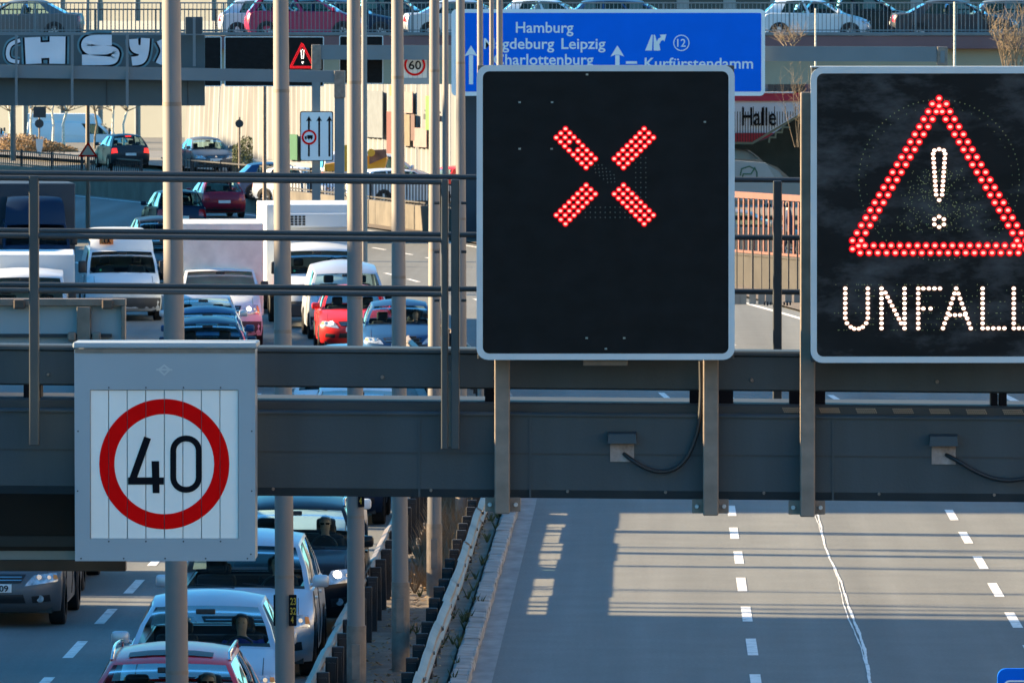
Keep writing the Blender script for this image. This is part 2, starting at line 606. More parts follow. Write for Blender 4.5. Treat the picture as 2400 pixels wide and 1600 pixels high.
tag(lo, 'dry brown leaves littering the narrow median soil', 'leaves')
wo = scatter('weeds', 130, lambda: random.choice((random.gauss(-2.52, 0.05), random.uniform(-3.6, -2.6))), 98, 170, 0.16, leaf_green, True)
tag(wo, 'sparse green and dark weeds along the kerb of the median', 'weeds')
dp = scatter('dry_stalks', 300, lambda: random.uniform(-3.5, -2.75), 119, 150, 0.42, twig_m, True)
tag(dp, 'dry brown stalks standing on the median between guard rails', 'weeds')

# ------------------------------------------------------------------ guard rails
def guard_rail(name, X, sgn, y0, y1, label):
    t = thing(name, label, 'guard rail', (X, y0, 0), group=None)
    prof = [(0.0, .75), (0.03, .735), (.08, .70), (.085, .65), (.03, .605), (.03, .585), (.085, .54), (.08, .49), (.03, .455), (0, .44)]
    Y = y0
    k = 0
    while Y < y1:
        b = MB()
        j0, j1 = random.uniform(-0.007, 0.007), random.uniform(-0.01, 0.01)
        rows = []
        for q in range(5):
            yy = Y - 0.12 + 4.24 * q / 4
            jx = j0 + 0.006 * math.sin(q * 1.3 + k)
            rows.append([Vector((X + bend(yy) + sgn * (px + (0.012 if k % 2 else 0)) + jx, yy, pz + j1)) for px, pz in prof])
        b.grid(rows)
        for q in (0, 4):
            for zz in (.52, .67):
                yy = Y - 0.05 + 4.1 * q / 4
                c = Vector((X + bend(yy) + sgn * 0.085 + j0, yy, zz + j1))
                b.tube([c, c + Vector((sgn * 0.025, 0, 0))], 0.022, n=6)
        b.build('plank', plank_m, t)
        Y += 4.0
        k += 1
    pm = MB()
    pm.box((-0.07, -0.05, -0.1), (0.07, 0.05, 0.76), bev=0.012)
    pm.box((-0.045, -0.09, 0.46), (0.045, 0.09, 0.70))
    p0 = pm.build('post', post_m, t, org=Vector())
    p0.location = Vector((X - sgn * 0.09 + bend(y0), y0, 0)) - ORG[t.name]
    Y = y0 + 2.0
    while Y < y1:
        inst('post', p0.data, (X - sgn * 0.09 + bend(Y), Y, random.uniform(-0.02, 0.02)), t, (random.uniform(-.02, .02), random.uniform(-.02, .02), slope(Y)))
        Y += 2.0
    return t
guard_rail('guard_rail', -2.66, 1, 92, 236, 'zinc guard rail on the kerb side of the median beside the empty carriageway')
guard_rail('guard_rail', -3.76, -1, 92, 236, 'zinc guard rail beside the jammed lanes, in front of the row of grey poles')
# median block posts between the rails (dark boards seen end on)

# ------------------------------------------------------------------ outer concrete wall with picket fence
def wall_path(name, off, y0, y1, h, th, m, label, base=0.0, seg=6.0):
    t = thing(name, label, 'wall', (off + bend(y0), y0, base))
    Y = y0
    while Y < y1 - 0.1:
        b = MB()
        Y2 = min(Y + seg - 0.04, y1)
        rows = []
        for yy in (Y, (Y + Y2) / 2, Y2):
            x = off + bend(yy)
            rows.append([Vector((x, yy, base - 0.2)), Vector((x, yy, base + h - 0.03)), Vector((x + 0.03, yy, base + h)), Vector((x + th - .03, yy, base + h)),
                         Vector((x + th, yy, base + h - 0.03)), Vector((x + th, yy, base - 0.2))])
        b.grid(rows, close=True)
        b.f.append((0, 1, 2, 3, 4, 5)); b.m.append(0)
        n = len(b.v)
        b.f.append(tuple(range(n - 1, n - 7, -1))); b.m.append(0)
        b.build('panel', m, t)
        Y += seg
    return t
def picket_fence(name, off, y0, y1, zb, h, m, label, sp=0.16, rails=(0.1, 0.9), r=0.02):
    t = thing(name, label, 'fence', (off + bend(y0), y0, zb))
    b = MB()
    Y = y0
    while Y < y1:
        x = off + bend(Y)
        b.box((x - r, Y - r, zb), (x + r, Y + r, zb + h * random.uniform(0.9, 1.05)))
        Y += sp
    o = b.build('picket', m, t)
    o['kind'] = 'stuff'
    for q in rails:
        rows = []
        n = int((y1 - y0) / 4) + 2
        for i in range(n):
            yy = y0 + (y1 - y0) * i / (n - 1)
            x = off + bend(yy)
            rows.append([Vector((x - .025, yy, zb + h * q - .03)), Vector((x + .025, yy, zb + h * q - .03)), Vector((x + .025, yy, zb + h * q + .03)), Vector((x - .025, yy, zb + h * q + .03))])
        MB().grid(rows, close=True).build('fence_rail', m, t)
    Y = y0
    while Y < y1:
        x = off + bend(Y)
        MB().box((x - .05, Y - .05, zb - 0.1), (x + .05, Y + .05, zb + h * 1.02)).build('fence_post', m, t)
        Y += 6.0
    return t
wall_path('retaining_wall', 9.9, 286, 470, 0.95, 0.35, concrete, 'low concrete wall on the outside of the bend, under a dark picket fence')
picket_fence('picket_fence', 10.1, 288, 372, 0.95, 0.95, dark_m, 'dark picket fence on the low concrete wall, in front of parked white cars', sp=0.62)
picket_fence('picket_fence', 10.1, 376, 470, 0.95, 0.75, dark_m, 'dark picket fence below the brown hedge at the far bend of the road', sp=0.42)
def slot_y(px): return 259.0 - 11.0 * (px - 1650) / 310.0
orr = orange_m
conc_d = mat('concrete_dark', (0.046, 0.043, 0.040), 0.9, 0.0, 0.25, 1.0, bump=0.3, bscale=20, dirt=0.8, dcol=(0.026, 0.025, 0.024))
def slot_strip(z0, z1, th, x0=1640, x1=1960):
    b = MB()
    A, B_ = at(x0, 600, slot_y(x0)), at(x1, 600, slot_y(x1))
    n = Vector((-(A - B_).y, (A - B_).x, 0)).normalized() * th
    vs = []
    for P in (A, B_):
        for q in (-1, 1):
            for z in (z0, z1):
                vs.append(Vector((P.x, P.y, z)) + n * q)
    b.add(vs, [(0, 1, 3, 2), (4, 6, 7, 5), (0, 4, 5, 1), (2, 3, 7, 6), (0, 2, 6, 4), (1, 5, 7, 3)])
    return b
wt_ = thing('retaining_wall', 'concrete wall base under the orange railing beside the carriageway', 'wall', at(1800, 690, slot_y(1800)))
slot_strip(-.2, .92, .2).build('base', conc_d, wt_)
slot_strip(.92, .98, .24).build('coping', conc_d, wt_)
fr = thing('orange_railing', 'orange painted steel railing on a concrete base between the two black signs', 'railing', at(1800, 590, slot_y(1800)))
sa = math.atan2((at(1960, 600, slot_y(1960)) - at(1640, 600, slot_y(1640))).y, (at(1960, 600, slot_y(1960)) - at(1640, 600, slot_y(1640))).x)
px = 1650.0
while px < 1955:
    p = at(px, 600, slot_y(px))
    MB().box((p.x - .05, p.y - .02, .98), (p.x + .05, p.y + .02, 2.60), rz=sa).build('bar', orr, fr)
    px += 11.7
slot_strip(2.58, 2.76, .05).build('rail', orr, fr)
slot_strip(.985, 1.06, .05).build('rail', orr, fr)
for i, (px, w) in enumerate(((1727, 3), (1742, 2), (1764, 5), (1785, 2), (1803, 4), (1848, 4), (1869, 4))):
    p = at(px, 660, 240)
    q = at(px, 560, 240)
    t = thing('delineator_post', ('first', 'second', 'third', 'fourth', 'fifth', 'sixth', 'seventh')[i] + ' thin dark post from the left under the orange railing', 'post', (p.x, 240, 0), group='thin dark posts before the concrete wall')
    MB().tube([(p.x, 240, 0), (q.x, 240, q.z)], w * 0.006, n=6).build('rod', dark_m, t)
    MB().box((p.x - .09, 239.9, -0.05), (p.x + .09, 240.1, 0.32), bev=.02).build('footing', cream, t)

# terrace behind the outer wall
tb = MB()
rows = []
for Yq, xa, xb in ((282, 10.2, 60), (320, 10.2, 60), (345, 10.2, 60), (380, 10.2, 70), (420, 10.2, 90), (480, 10.2, 120)):
    r = []
    for k in range(6):
        x = xa + bend(Yq) + (xb - xa) * (k / 5) ** 1.5
        z = 0.28 + 0.85 * min(1, max(0, (Yq - 340) / 45.0)) if k > 0 else 0.3 + 0.5 * min(1, max(0, (Yq - 340) / 45.0))
        r.append(Vector((x, Yq, z)))
    rows.append(r)
struct(MB().grid(rows).build('terrain', ground_m))
rows = []
for Yq in range(286, 281, -1):
    pass
for Yq, x0, x1, z in ((345, 14, 22, .31), (362, 14, 23, .62), (380, 14, 24, 1.16), (400, 14, 25, 1.17), (430, 14, 26, 1.18)):
    rows.append([Vector((x0 + bend(Yq), Yq, z)), Vector((x1 + bend(Yq), Yq, z))])
struct(MB().grid(rows).build('road', mat('asphalt_ramp', (0.17, 0.16, 0.145), 0.9, 0, 0.1, 0.5)), )

# ------------------------------------------------------------------ bridge over the motorway
BY = 306.0
bt = thing('road_bridge', 'flat road bridge with maroon fascia carrying cars over the motorway', 'bridge', (0, BY, 0))
def bz(py, Y=BY):
    return at(1200, py, Y).z
MB().box((-70, BY, bz(84)), (70, BY + 0.35, bz(76)), bev=.02).build('kerb', mat('bridge_kerb', (0.16, 0.17, 0.18), 0.8), bt)
MB().box((-70, BY + 0.05, bz(115)), (70, BY + 0.6, bz(84.5)), bev=.02).build('fascia', maroon, bt)
MB().box((-70, BY + 0.62, bz(198)), (70, BY + 1.4, bz(114))).build('girder', beige, bt)
MB().box((-70, BY + 0.62, bz(113.6)), (70, BY + 15, bz(97) - .005)).build('deck', asph, bt)
MB().box((-70, BY + 14, bz(198)), (70, BY + 14.8, bz(115))).build('girder', beige, bt)
pa, pb = at(1064, 300, 300).x, at(1400, 300, 300).x
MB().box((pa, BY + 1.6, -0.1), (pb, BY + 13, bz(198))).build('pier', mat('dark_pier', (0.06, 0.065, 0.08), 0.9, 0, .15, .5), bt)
def bar_railing(name, label, Y, x0, x1, z0, z1, sp, m, r=0.012):
    t = thing(name, label, 'railing', ((x0 + x1) / 2, Y, z0))
    b = MB()
    x = x0
    while x < x1:
        b.box((x - r, Y - r, z0), (x + r, Y + r, z1))
        x += sp
    o = b.build('bars', m, t)
    o['kind'] = 'stuff'
    MB().box((x0, Y - .03, z1), (x1, Y + .03, z1 + .05), bev=.01).build('handrail', m, t)
    MB().box((x0, Y - .02, z0 + .08), (x1, Y + .02, z0 + .12)).build('bottom_rail', m, t)
    x = x0
    while x < x1:
        MB().box((x - .03, Y - .03, z0), (x + .03, Y + .03, z1)).build('railing_post', m, t)
        x += 2.2
    return t
brm = mat('bridge_rail_paint', (0.17, 0.18, 0.19), 0.6)
bar_railing('bridge_railing', 'grey barred railing on the near edge of the bridge, in front of the cars', BY + .18, -24, 15, bz(78), bz(9), 0.143, brm)
bar_railing('bridge_railing', 'dark barred railing on the far edge of the bridge, behind the cars', BY + 14.5, -25, 15, bz(82), bz(24), 0.15, dark_m)

# ------------------------------------------------------------------ far buildings
def facade(name, label, cx, cy, w, d, h, rz, m, z0=0.0, wins=(), roof=None):
    t = thing(name, label, 'building', (cx, cy, z0), rz, local=True)
    MB().box((-w / 2, 0, 0), (w / 2, d, h)).build('wall', m, t)
    if roof:
        MB().box((-w / 2 - .2, -.25, h), (w / 2 + .2, d, h + .35)).build('roof', roof, t)
    for (x0, x1, a, b) in wins:
        wo = MB().box((x0, -0.03, a), (x1, 0.05, b)).build('window', win_dark, t)
        MB().box((x0 - .08, -0.07, a - .1), (x1 + .08, -0.031, a - .02)).build('sill', frame_grey, wo)
    return t
facade('flat_hall', 'tall cream hall behind the bridge at the upper left', -38.0, 510, 34, 14, 16, R(-38), cream, 0,
       [(-11, -9, 8.6, 9.6)])
facade('flat_hall', 'grey office block with window bands behind the bridge', 0, 562, 96, 12, 19, R(-3), grey_wall, 0,
       [(-46 + 3.0 * i, -43.8 + 3.0 * i, 7.4, 9.8) for i in range(30)])

FH = bpy.data.objects['flat_hall']
for i in range(12):
    x = -16 + 2.9 * i
    MB().box((x - .06, -.14, 0), (x + .06, -.005, 16)).build('pilaster', grey_wall, FH)
MB().box((-17, -.16, 6.6), (17, -.145, 7.5)).build('grey_band', grey_wall, FH)
# corrugated white noise wall on the outside of the bend
cw = thing('noise_wall', 'bright white corrugated wall beyond the bend, under the bridge', 'wall', (20 + bend(362), 362, 0.3))
Y = 344.0
k = 0
while Y < 410:
    rows = [[], []]
    n = 28
    for i in range(n + 1):
        yy = Y + 5.9 * i / n
        x = 20 + bend(yy) + (0.14 if (i // 2) % 2 else 0.0)
        rows[0].append(Vector((x, yy, 0.2)))
        rows[1].append(Vector((x + (0.25 if k > 8 else 0), yy, 7.0 if k < 9 else 6.0)))
    MB().grid(rows).build('panel', white_wall, cw)
    Y += 6.0
    k += 1
MB().grid([[Vector((19.7 + bend(y), y, z)) for y in range(344, 416, 6)] for z in (0.1, 1.35)] + [[Vector((20.1 + bend(y), y, 1.35)) for y in range(344, 416, 6)]]).build('plinth', white_wall, cw)
def on_wall(name, px, py0, py1, w, m, parent, depth=0.04):
    """flat piece fixed on the corrugated wall at photo column px"""
    Y = 420.0
    for _ in range(60):
        X = 19.85 + bend(Y)
        Y = X / ((at(px, 0, 1).x))
        Y = min(max(Y, 340), 440)
        break
    lo, hi = 340.0, 440.0
    for _ in range(40):
        mid = (lo + hi) / 2
        if 19.85 + bend(mid) > at(px, 300, mid).x: lo = mid
        else: hi = mid
    Y = lo
    z0, z1 = at(px, py1, Y).z, at(px, py0, Y).z
    X = 19.85 + bend(Y)
    sl = slope(Y)
    b = MB().box((X - depth / 2, Y - w, z0), (X + depth / 2, Y + w, z1), rz=sl)
    return b.build(name, m, parent)
for px, a, b_, w, nm, mm in ((872, 213, 322, 2.0, 'blue_grey_panel', mat('panel_bluegrey', (0.11, 0.125, 0.14), .7)),
                             (914, 262, 360, .55, 'brown_door', mat('door_brown', (0.11, 0.035, 0.03), .8)),
                             (951, 268, 342, 0.8, 'louvre', mat('louvre_tan', (0.13, 0.105, 0.07), .8)),
                             (968, 268, 330, .35, 'downpipe', mat('pipe_dark', (0.09, 0.05, 0.045), .8)),
                             (918, 200, 225, .3, 'bracket', mat('rust', (0.3, .13, .05), .8)),
                             (686, 315, 375, .9, 'green_shutter', mat('green_paint', (0.012, 0.08, 0.035), .7)),
                             (1003, 225, 305, .35, 'green_graffiti', mat('green_spray', (0.09, 0.19, 0.04), .8)),
                             (1010, 258, 262, 1.1, 'wall_lamp', dark_m), (1010, 268, 281, 1.3, 'wall_lamp', dark_m),
                             (985, 300, 345, 1.2, 'pink_graffiti', mat('pink_spray', (0.21, 0.145, 0.14), .8)),
                             (955, 215, 265, 1.0, 'pink_graffiti', mat('pink_spray', (0.21, 0.145, 0.14), .8))):
    on_wall(nm, px, a, b_, w, mm, cw)
# construction machine, yellow, in front of the wall
ym = mat('yellow_machine', (0.62, 0.33, 0.02), .5, 0, .15, 1.0)
def ypx(px, py, Y=352):
    return at(px, py, Y)
yt = thing('construction_trailer', 'yellow and brown construction trailer standing before the white wall', 'trailer', ypx(860, 400))
b = MB(); c = pp([(762, 402), (762, 385), (840, 372), (900, 352), (908, 372), (900, 400)], 352); b.prism(c, 351.2, 352.8); b.build('hull', ym, yt)
b = MB(); c = pp([(866, 352), (905, 350), (906, 368), (866, 385)], 351); b.prism(c, 350.9, 351.15); b.build('load', mat('brown_load', (0.18, 0.10, 0.075), .9, 0, .5, 2.0), yt)
b = MB(); c = pp(circ(870, 358, 9, 16), 350.7); b.prism(c, 350.6, 350.85); b.build('lamp_disc', ym, yt)
b = MB(); c = pp(rrect(807, 340, 817, 395, 3), 350.7); b.prism(c, 350.6, 350.85); b.build('warning_board', ym, yt)

# ------------------------------------------------------------------ tall grey poles along the median
YEL = mat('plate_yellow', (0.42, 0.28, 0.02), .5, emit=None)
def pole(label, X, Y, rb, rt_, h=12.0, lean=0.0, plate=None, group=None, base=0.0, sleeve=True, mm=None):
    t = thing('steel_pole', label, 'pole', (X, Y, base), group=group)
    mm = mm or galv_pole
    MB().tube([(X, Y, base - .1), (X + lean * .33, Y, base + h * .33), (X + lean * .66, Y, base + h * .66), (X + lean, Y, base + h)], rb, rt_, 20).build('shaft', mm, t, True)
    if sleeve:
        MB().tube([(X, Y, base - .1), (X, Y, base + 1.15)], rb * 1.05, rb * 1.05, 20).build('sleeve', galv, t, True)
        b = MB()
        b.tube([(X + lean * 1.0, Y, base + h - .02), (X + lean - 0.9, Y, base + h + .35)], rt_, rt_ * .8, 8)
        b.build('arm', mm, t, True)
        MB().box((X + lean - 1.7, Y - .15, base + h + .3), (X + lean - .85, Y + .15, base + h + .42), bev=.04).build('lamp_head', galv, t)
    return t
def lerp_(a, b, u): return a + (b - a) * u
POLES = [  # label, photo column at top, at bottom row, px/m, base radius, top radius
    ('thick grey pole rising behind the speed limit sign, leftmost of the median row', 401, 415, 275, .105, .066),
    ('grey pole with a yellow numbered plate, second of the median row', 658, 668, 235, .103, .064),
    ('evenly shaded grey pole, third of the median row', 829, 835, 210, .104, .060),
    ('grey pole standing between the two guard rails, fourth of the median row', 931, 939, 195, .104, .056),
    ('grey pole whose foot shows above the median soil, fifth of the row', 1018, 1018, 175, .100, .050),
    ('slim grey pole with sunlit edge close to the railing double post', 1079, 1083, 152, .092, .056),
    ('thin grey pole partly behind the railing double post', 1044, 1044, 110, .075, .055),
    ('thin grey pole crossing the left arrow edge of the blue sign', 1125, 1128, 134, .055, .050),
    ('slim shaded pole crossing the word Magdeburg on the blue sign', 1152, 1154, 122, .045, .040),
    ('slim sunlit pole just right of the shaded one before the blue sign', 1171, 1173, 116, .066, .060),
]
for lb, xt, xb, s, rb, rt_ in POLES:
    Y = FPX / s
    py = 29 + 8 * s
    a, c_ = at(xt, 0, Y), at(xb, 1590, Y)
    # line through both rows, taken to the ground and to 12 m
    sl = (a.x - c_.x) / (a.z - c_.z)
    x0 = c_.x - sl * c_.z
    t = pole(lb, x0, Y, rb, rt_, 12.0, sl * 12.0)
    if s > 150:
        for hz in (2.35, 4.8, 7.2):
            xx = x0 + sl * hz
            rr_ = lerp_(rb, rt_, hz / 12.0) * 1.012
            MB().tube([(xx, Y, hz), (xx, Y, hz + .035)], rr_, rr_, 20).build('seam', galv, t, True)
        xx = x0 + sl * .8
        MB().box((xx - .05, Y - rb * 1.07, .55), (xx + .05, Y - rb * .9, .95), bev=.01).build('access_door', galv, t)
    if s == 235:
        pl = thing('kilometre_plate', 'narrow dark plate with yellow digits 23 32 4 strapped to a grey pole', 'plate', at(686, 1465, Y - .12))
        yy = Y - 0.125
        MB().prism(pp(rrect(677, 1393, 695, 1466, 2), yy), yy, yy + .02).build('board', black_foil, pl)
        for txt, bl in (('23', 1416), ('32', 1439), ('4', 1459)):
            text_on('digits', txt, 680 if len(txt) > 1 else 682, 694 if len(txt) > 1 else 688, bl, 16, yy - .003, YEL, pl, .02)
        MB().prism(pp(rrect(641, 1393, 647, 1466, 1), yy + .1), yy + .1, yy + .12).build('rear_board', black_foil, pl)
    if s == 210:
        yy = Y - .12
        pl = thing('kilometre_plate', 'narrow dark plate with a yellow mark on the third pole below the beam', 'plate', at(848, 1190, yy))
        MB().prism(pp(rrect(839, 1120, 854, 1188, 2), yy), yy, yy + .02).build('board', black_foil, pl)
        text_on('digits', '4', 842, 848, 1180, 15, yy - .003, YEL, pl, .02)
# poles beyond the median row
def far_pole(label, px, pyb, Y, w, h, mm=None, top=None):
    p = at(px, pyb, Y)
    return pole(label, p.x, Y, w * Y / FPX / 2, w * Y / FPX / 2 * .8, (h if top is None else at(px, top, Y).z - p.z), 0, base=p.z, sleeve=False, mm=mm)
far_pole('slim grey pole beside the third median pole, standing far behind', 854, 625, 275, 15, 11)
far_pole('slim grey pole standing beyond the trucks before the corrugated wall', 620, 490, 330, 9.5, 12, galv)
far_pole('sunlit slim pole rising from the verge near the far left bend', 206, 533, 322, 11, 12)
far_pole('broad dark post before the hedge at the far left', 31, 372, 400, 13, 5.0, galv)
far_pole('thin pale pole behind the white car on the bridge', 1911, 300, 290, 5, 9, birch_m, 20)
far_pole('thin pale pole before the dark sedan on the bridge', 2237, 300, 290, 6.5, 9, birch_m, 5)

# ------------------------------------------------------------------ near sign gantry
GY = 50.6
TILT = 0.0084
gt = thing('sign_gantry', 'dark grey steel sign gantry with walkway spanning the motorway', 'gantry', (0, GY, 0))
def gbeam(name, y0, y1, Ya, Yb, x0=-420, x1=2900, m=steel, ch=0.0, xr=1200):
    """tilted beam; y0,y1 photo rows at column xr, chamfer ch metres on the lower edge"""
    b = MB()
    rows = []
    for i in range(9):
        px = x0 + (x1 - x0) * i / 8
        dy = (px - xr) * TILT
        A, B = at(px, y0 + dy, Ya), at(px, y1 + dy, Ya)
        rows.append([Vector((A.x, Ya + .01, A.z)), Vector((A.x, Ya, A.z - .01)), Vector((B.x, Ya, B.z + ch)), Vector((B.x, Ya + ch * .8 + .004, B.z)),
                     Vector((B.x, Yb, B.z)), Vector((A.x, Yb, A.z))])
    b.grid(rows, close=True)
    return b.build(name, m, gt)
gbeam('lower_beam', 966, 1167, GY, GY + 0.75, ch=0.05)
gbeam('beam_cap', 942, 966.5, GY + .06, GY + 0.80, m=steel_dark)
gbeam('beam_flange', 966, 974, GY - .02, GY - .001)
gbeam('weld_seam', 1060.5, 1062.5, GY - .004, GY - .0005, m=steel_dark)
gbeam('upper_beam', 828, 912, GY + .12, GY + .32, ch=.01)
gbeam('upper_flange', 818, 828.5, GY + .10, GY + .40)
for px in (113, 450, 896, 1160, 1762, 2196):
    c = at(px, 886 + (px - 1200) * TILT, GY + .119)
    MB().tube([c, c + Vector((0, -.02, 0))], .012, .009, 8).build('bolt', galv, gt)
for a, b_ in ((60, 100), (1138, 1180), (1616, 1648), (1684, 1718), (1849, 1877), (1909, 1933), (2320, 2336), (2340, 2357)):
    lo, hi = at(a, 945 + (a - 1200) * TILT, GY + .3), at(b_, 908 + (a - 1200) * TILT, GY + .3)
    MB().box((lo.x, GY + .13, lo.z - .02), (hi.x, GY + .34, hi.z + .02)).build('bracket', black_foil, gt)
# grating teeth on the beam cap
b = MB()
for k in range(26):
    px0 = 1835 + 86 * k
    if px0 > 2500: break
    for q in range(11):
        for r_ in range(3):
            p = at(px0 + q * 4.3 + r_ * 2, 951 + r_ * 4.2 + (px0 - 1200) * TILT, GY + .055)
            b.box((p.x - .0025, GY + .052, p.z - .004), (p.x + .0025, GY + .059, p.z + .003))
o = b.build('grating', mat('grating_zinc', (0.5, 0.36, 0.25), .5, .2), gt)
o['kind'] = 'stuff'
for px in (640, 1010, 1330, 1560, 1790, 2060, 2330):
    c = at(px, 1150 + (px - 1200) * TILT, GY - .001)
    MB().tube([c, c + Vector((0, -.012, 0))], .010, .008, 6).build('bolt', galv, gt)
for px in (980, 1240, 1950):
    p, q = at(px, 968 + (px - 1200) * TILT, GY - .012), at(px + 5, 1165 + (px - 1200) * TILT, GY - .012)
    MB().box((p.x, GY - .006, q.z), (q.x, GY - .0008, p.z)).build('splice', steel, gt)
# walkway floor and legs out of frame
gbeam('walkway', 966, 974, GY + .8, GY + 1.75)
for X in (-19.0, 13.0):
    MB().box((X - .25, GY + .1, -.1), (X + .25, GY + .6, 6.4), bev=.03).build('leg', steel, gt)
# railings
FR, RR = GY - .15, GY + 1.6
def hrail(x0, x1, yrow, Yp, r=.017, xr=550):
    a, c_ = at(x0, yrow + (x0 - xr) * TILT * 1.1, Yp), at(x1, yrow + (x1 - xr) * TILT * 1.1, Yp)
    return MB().tube([a, c_], r, n=10)
rl = thing('gantry_railing', 'dark tubular front railing of the sign gantry, ending at a double post', 'railing', at(550, 830, FR))
for yr in (422, 557, 685):
    hrail(-300, 1041, yr, FR).build('rail', rail_paint, rl, True)
for xa, xb in ((68, 92), (1034, 1050), (1057, 1077)):
    xm = (xa + xb) / 2
    p, q = at(xa, 416 + (xm - 550) * TILT, FR), at(xb, 1048 + (xm - 550) * TILT, FR)
    MB().box((p.x, FR - .02, q.z), (q.x, FR + .03, p.z), bev=.006).build('post', rail_paint, rl)
for yy in (476, 704, 590):
    for xx in (1030, 1081):
        p = at(xx, yy, FR)
        MB().tube([p, p + Vector((.03 if xx > 1050 else -.03, 0, 0))], .009, n=6).build('clamp_bolt', steel_dark, rl)
p, q = at(1050, 870, FR + .01), at(1057, 1046, FR + .01)
MB().box((p.x, FR + .005, q.z), (q.x, FR + .02, p.z)).build('packing', galv, rl)
rl2 = thing('gantry_railing', 'dark tubular rear railing of the sign gantry, running behind the black signs', 'railing', at(1200, 830, RR))
for yr in (410, 545, 672):
    hrail(-300, 2700, yr, RR).build('rail', rail_paint, rl2, True)
for xa, xb, yb in ((1812, 1832, 1055), (2560, 2580, 1060)):
    p, q = at(xa, 424, RR - .1), at(xb, yb, RR - .1)
    MB().box((p.x, RR - .12, q.z), (q.x, RR - .06, p.z), bev=.006).build('post', rail_paint, rl2)
for yy in (481, 711):
    for sx in (-1, 1):
        p = at(1822 + sx * 14, yy, RR - .1)
        b = MB()
        for k in range(3):
            c = p + Vector((sx * .018 * k, 0, 0))
            b.tube([c, c + Vector((sx * .010, 0, 0))], .010 + .004 * (k == 1), n=8)
        b.build('clamp_bolt', steel_dark, rl2)
# posts carrying the black LED signs
def sign_post(label, xa, xb, ya, yb, br):
    Yp = GY - .09
    t = thing('sign_post', label, 'post', at((xa + xb) / 2, yb, Yp))
    p, q = at(xa, ya, Yp), at(xb, yb, Yp)
    MB().box((p.x, Yp - .04, q.z), (q.x, Yp + .04, p.z), bev=.008).build('shaft', galv, t)
    p, q = at(br[0], yb - 38, GY - .04), at(br[1], yb - 5, GY - .04)
    MB().box((p.x, GY - .045, q.z), (q.x, GY - .02, p.z), bev=.004).build('clamp_plate', galv, t)
    for bx in (br[0] + 11, br[1] - 11):
        c = at(bx, yb - 21, GY - .046)
        MB().tube([c, c + Vector((0, -.018, 0))], .013, .011, 8).build('bolt', frame_grey, t, True)
    return t
sign_post('galvanised post under the left end of the red cross sign', 1159, 1195, 700, 1203, (1137, 1220))
sign_post('galvanised post beside the hanging cable under the red cross sign', 1648, 1684, 700, 1207, (1622, 1708))
sign_post('tall galvanised post on the edge of the accident warning sign', 1876, 1910, 216, 1210, (1848, 1934))
# junction boxes and cables
def junction(label, x, y, cable):
    t = thing('junction_box', label, 'junction box', at(x, y + 70, GY))
    A = lambda px, py, Y: at(px, py, Y)
    p, q = A(x, y, GY - .08), A(x + 68, y + 27, GY - .08)
    b = MB()
    b.add([(p.x + .006, GY - .075, p.z - .012), (q.x - .006, GY - .075, p.z - .012), (q.x, GY - .085, q.z), (p.x, GY - .085, q.z),
           (p.x, GY - .001, p.z), (q.x, GY - .001, p.z), (q.x, GY - .001, q.z), (p.x, GY - .001, q.z)],
          [(0, 1, 2, 3), (0, 1, 5, 4), (3, 2, 6, 7), (0, 3, 7, 4), (1, 2, 6, 5)])
    b.build('hood', steel, t)
    p, q = A(x + 6, y + 27.5, GY - .03), A(x + 62, y + 70, GY - .03)
    MB().box((p.x, GY - .012, q.z), (q.x, GY - .002, p.z)).build('back_plate', mat('rusty_plate', (0.30, 0.25, 0.23), .8, 0, .5, 14, dirt=.7, dcol=(.06, .04, .03)), t)
    pts = [A(px, py, GY - .05 - .02 * (i == 0)) for i, (px, py) in enumerate(cable)]
    pts[0].y = GY - .005
    # smooth the cable
    sm = []
    for i in range(len(pts) - 1):
        p0, p1, p2, p3 = pts[max(i - 1, 0)], pts[i], pts[i + 1], pts[min(i + 2, len(pts) - 1)]
        for k in range(8):
            u = k / 8
            sm.append(0.5 * ((2 * p1) + (-p0 + p2) * u + (2 * p0 - 5 * p1 + 4 * p2 - p3) * u * u + (-p0 + 3 * p1 - 3 * p2 + p3) * u ** 3))
    sm.append(pts[-1])
    cb = thing('cable', label.replace('hooded junction box', 'black cable hanging from the junction box'), 'cable', tuple(sm[0]))
    MB().tube(sm, .0125, n=10).build('sheath', rubber, cb, True)
    return t
junction('hooded junction box on the beam under the red cross sign', 1424, 1012,
         [(1462, 1064), (1485, 1080), (1515, 1097), (1550, 1105), (1585, 1096), (1612, 1068), (1632, 1020), (1640, 975), (1643, 920), (1642, 846)])
junction('hooded junction box on the beam under the accident warning sign', 2178, 1018,
         [(2218, 1066), (2245, 1080), (2290, 1106), (2335, 1122), (2380, 1124), (2430, 1110), (2480, 1060)])
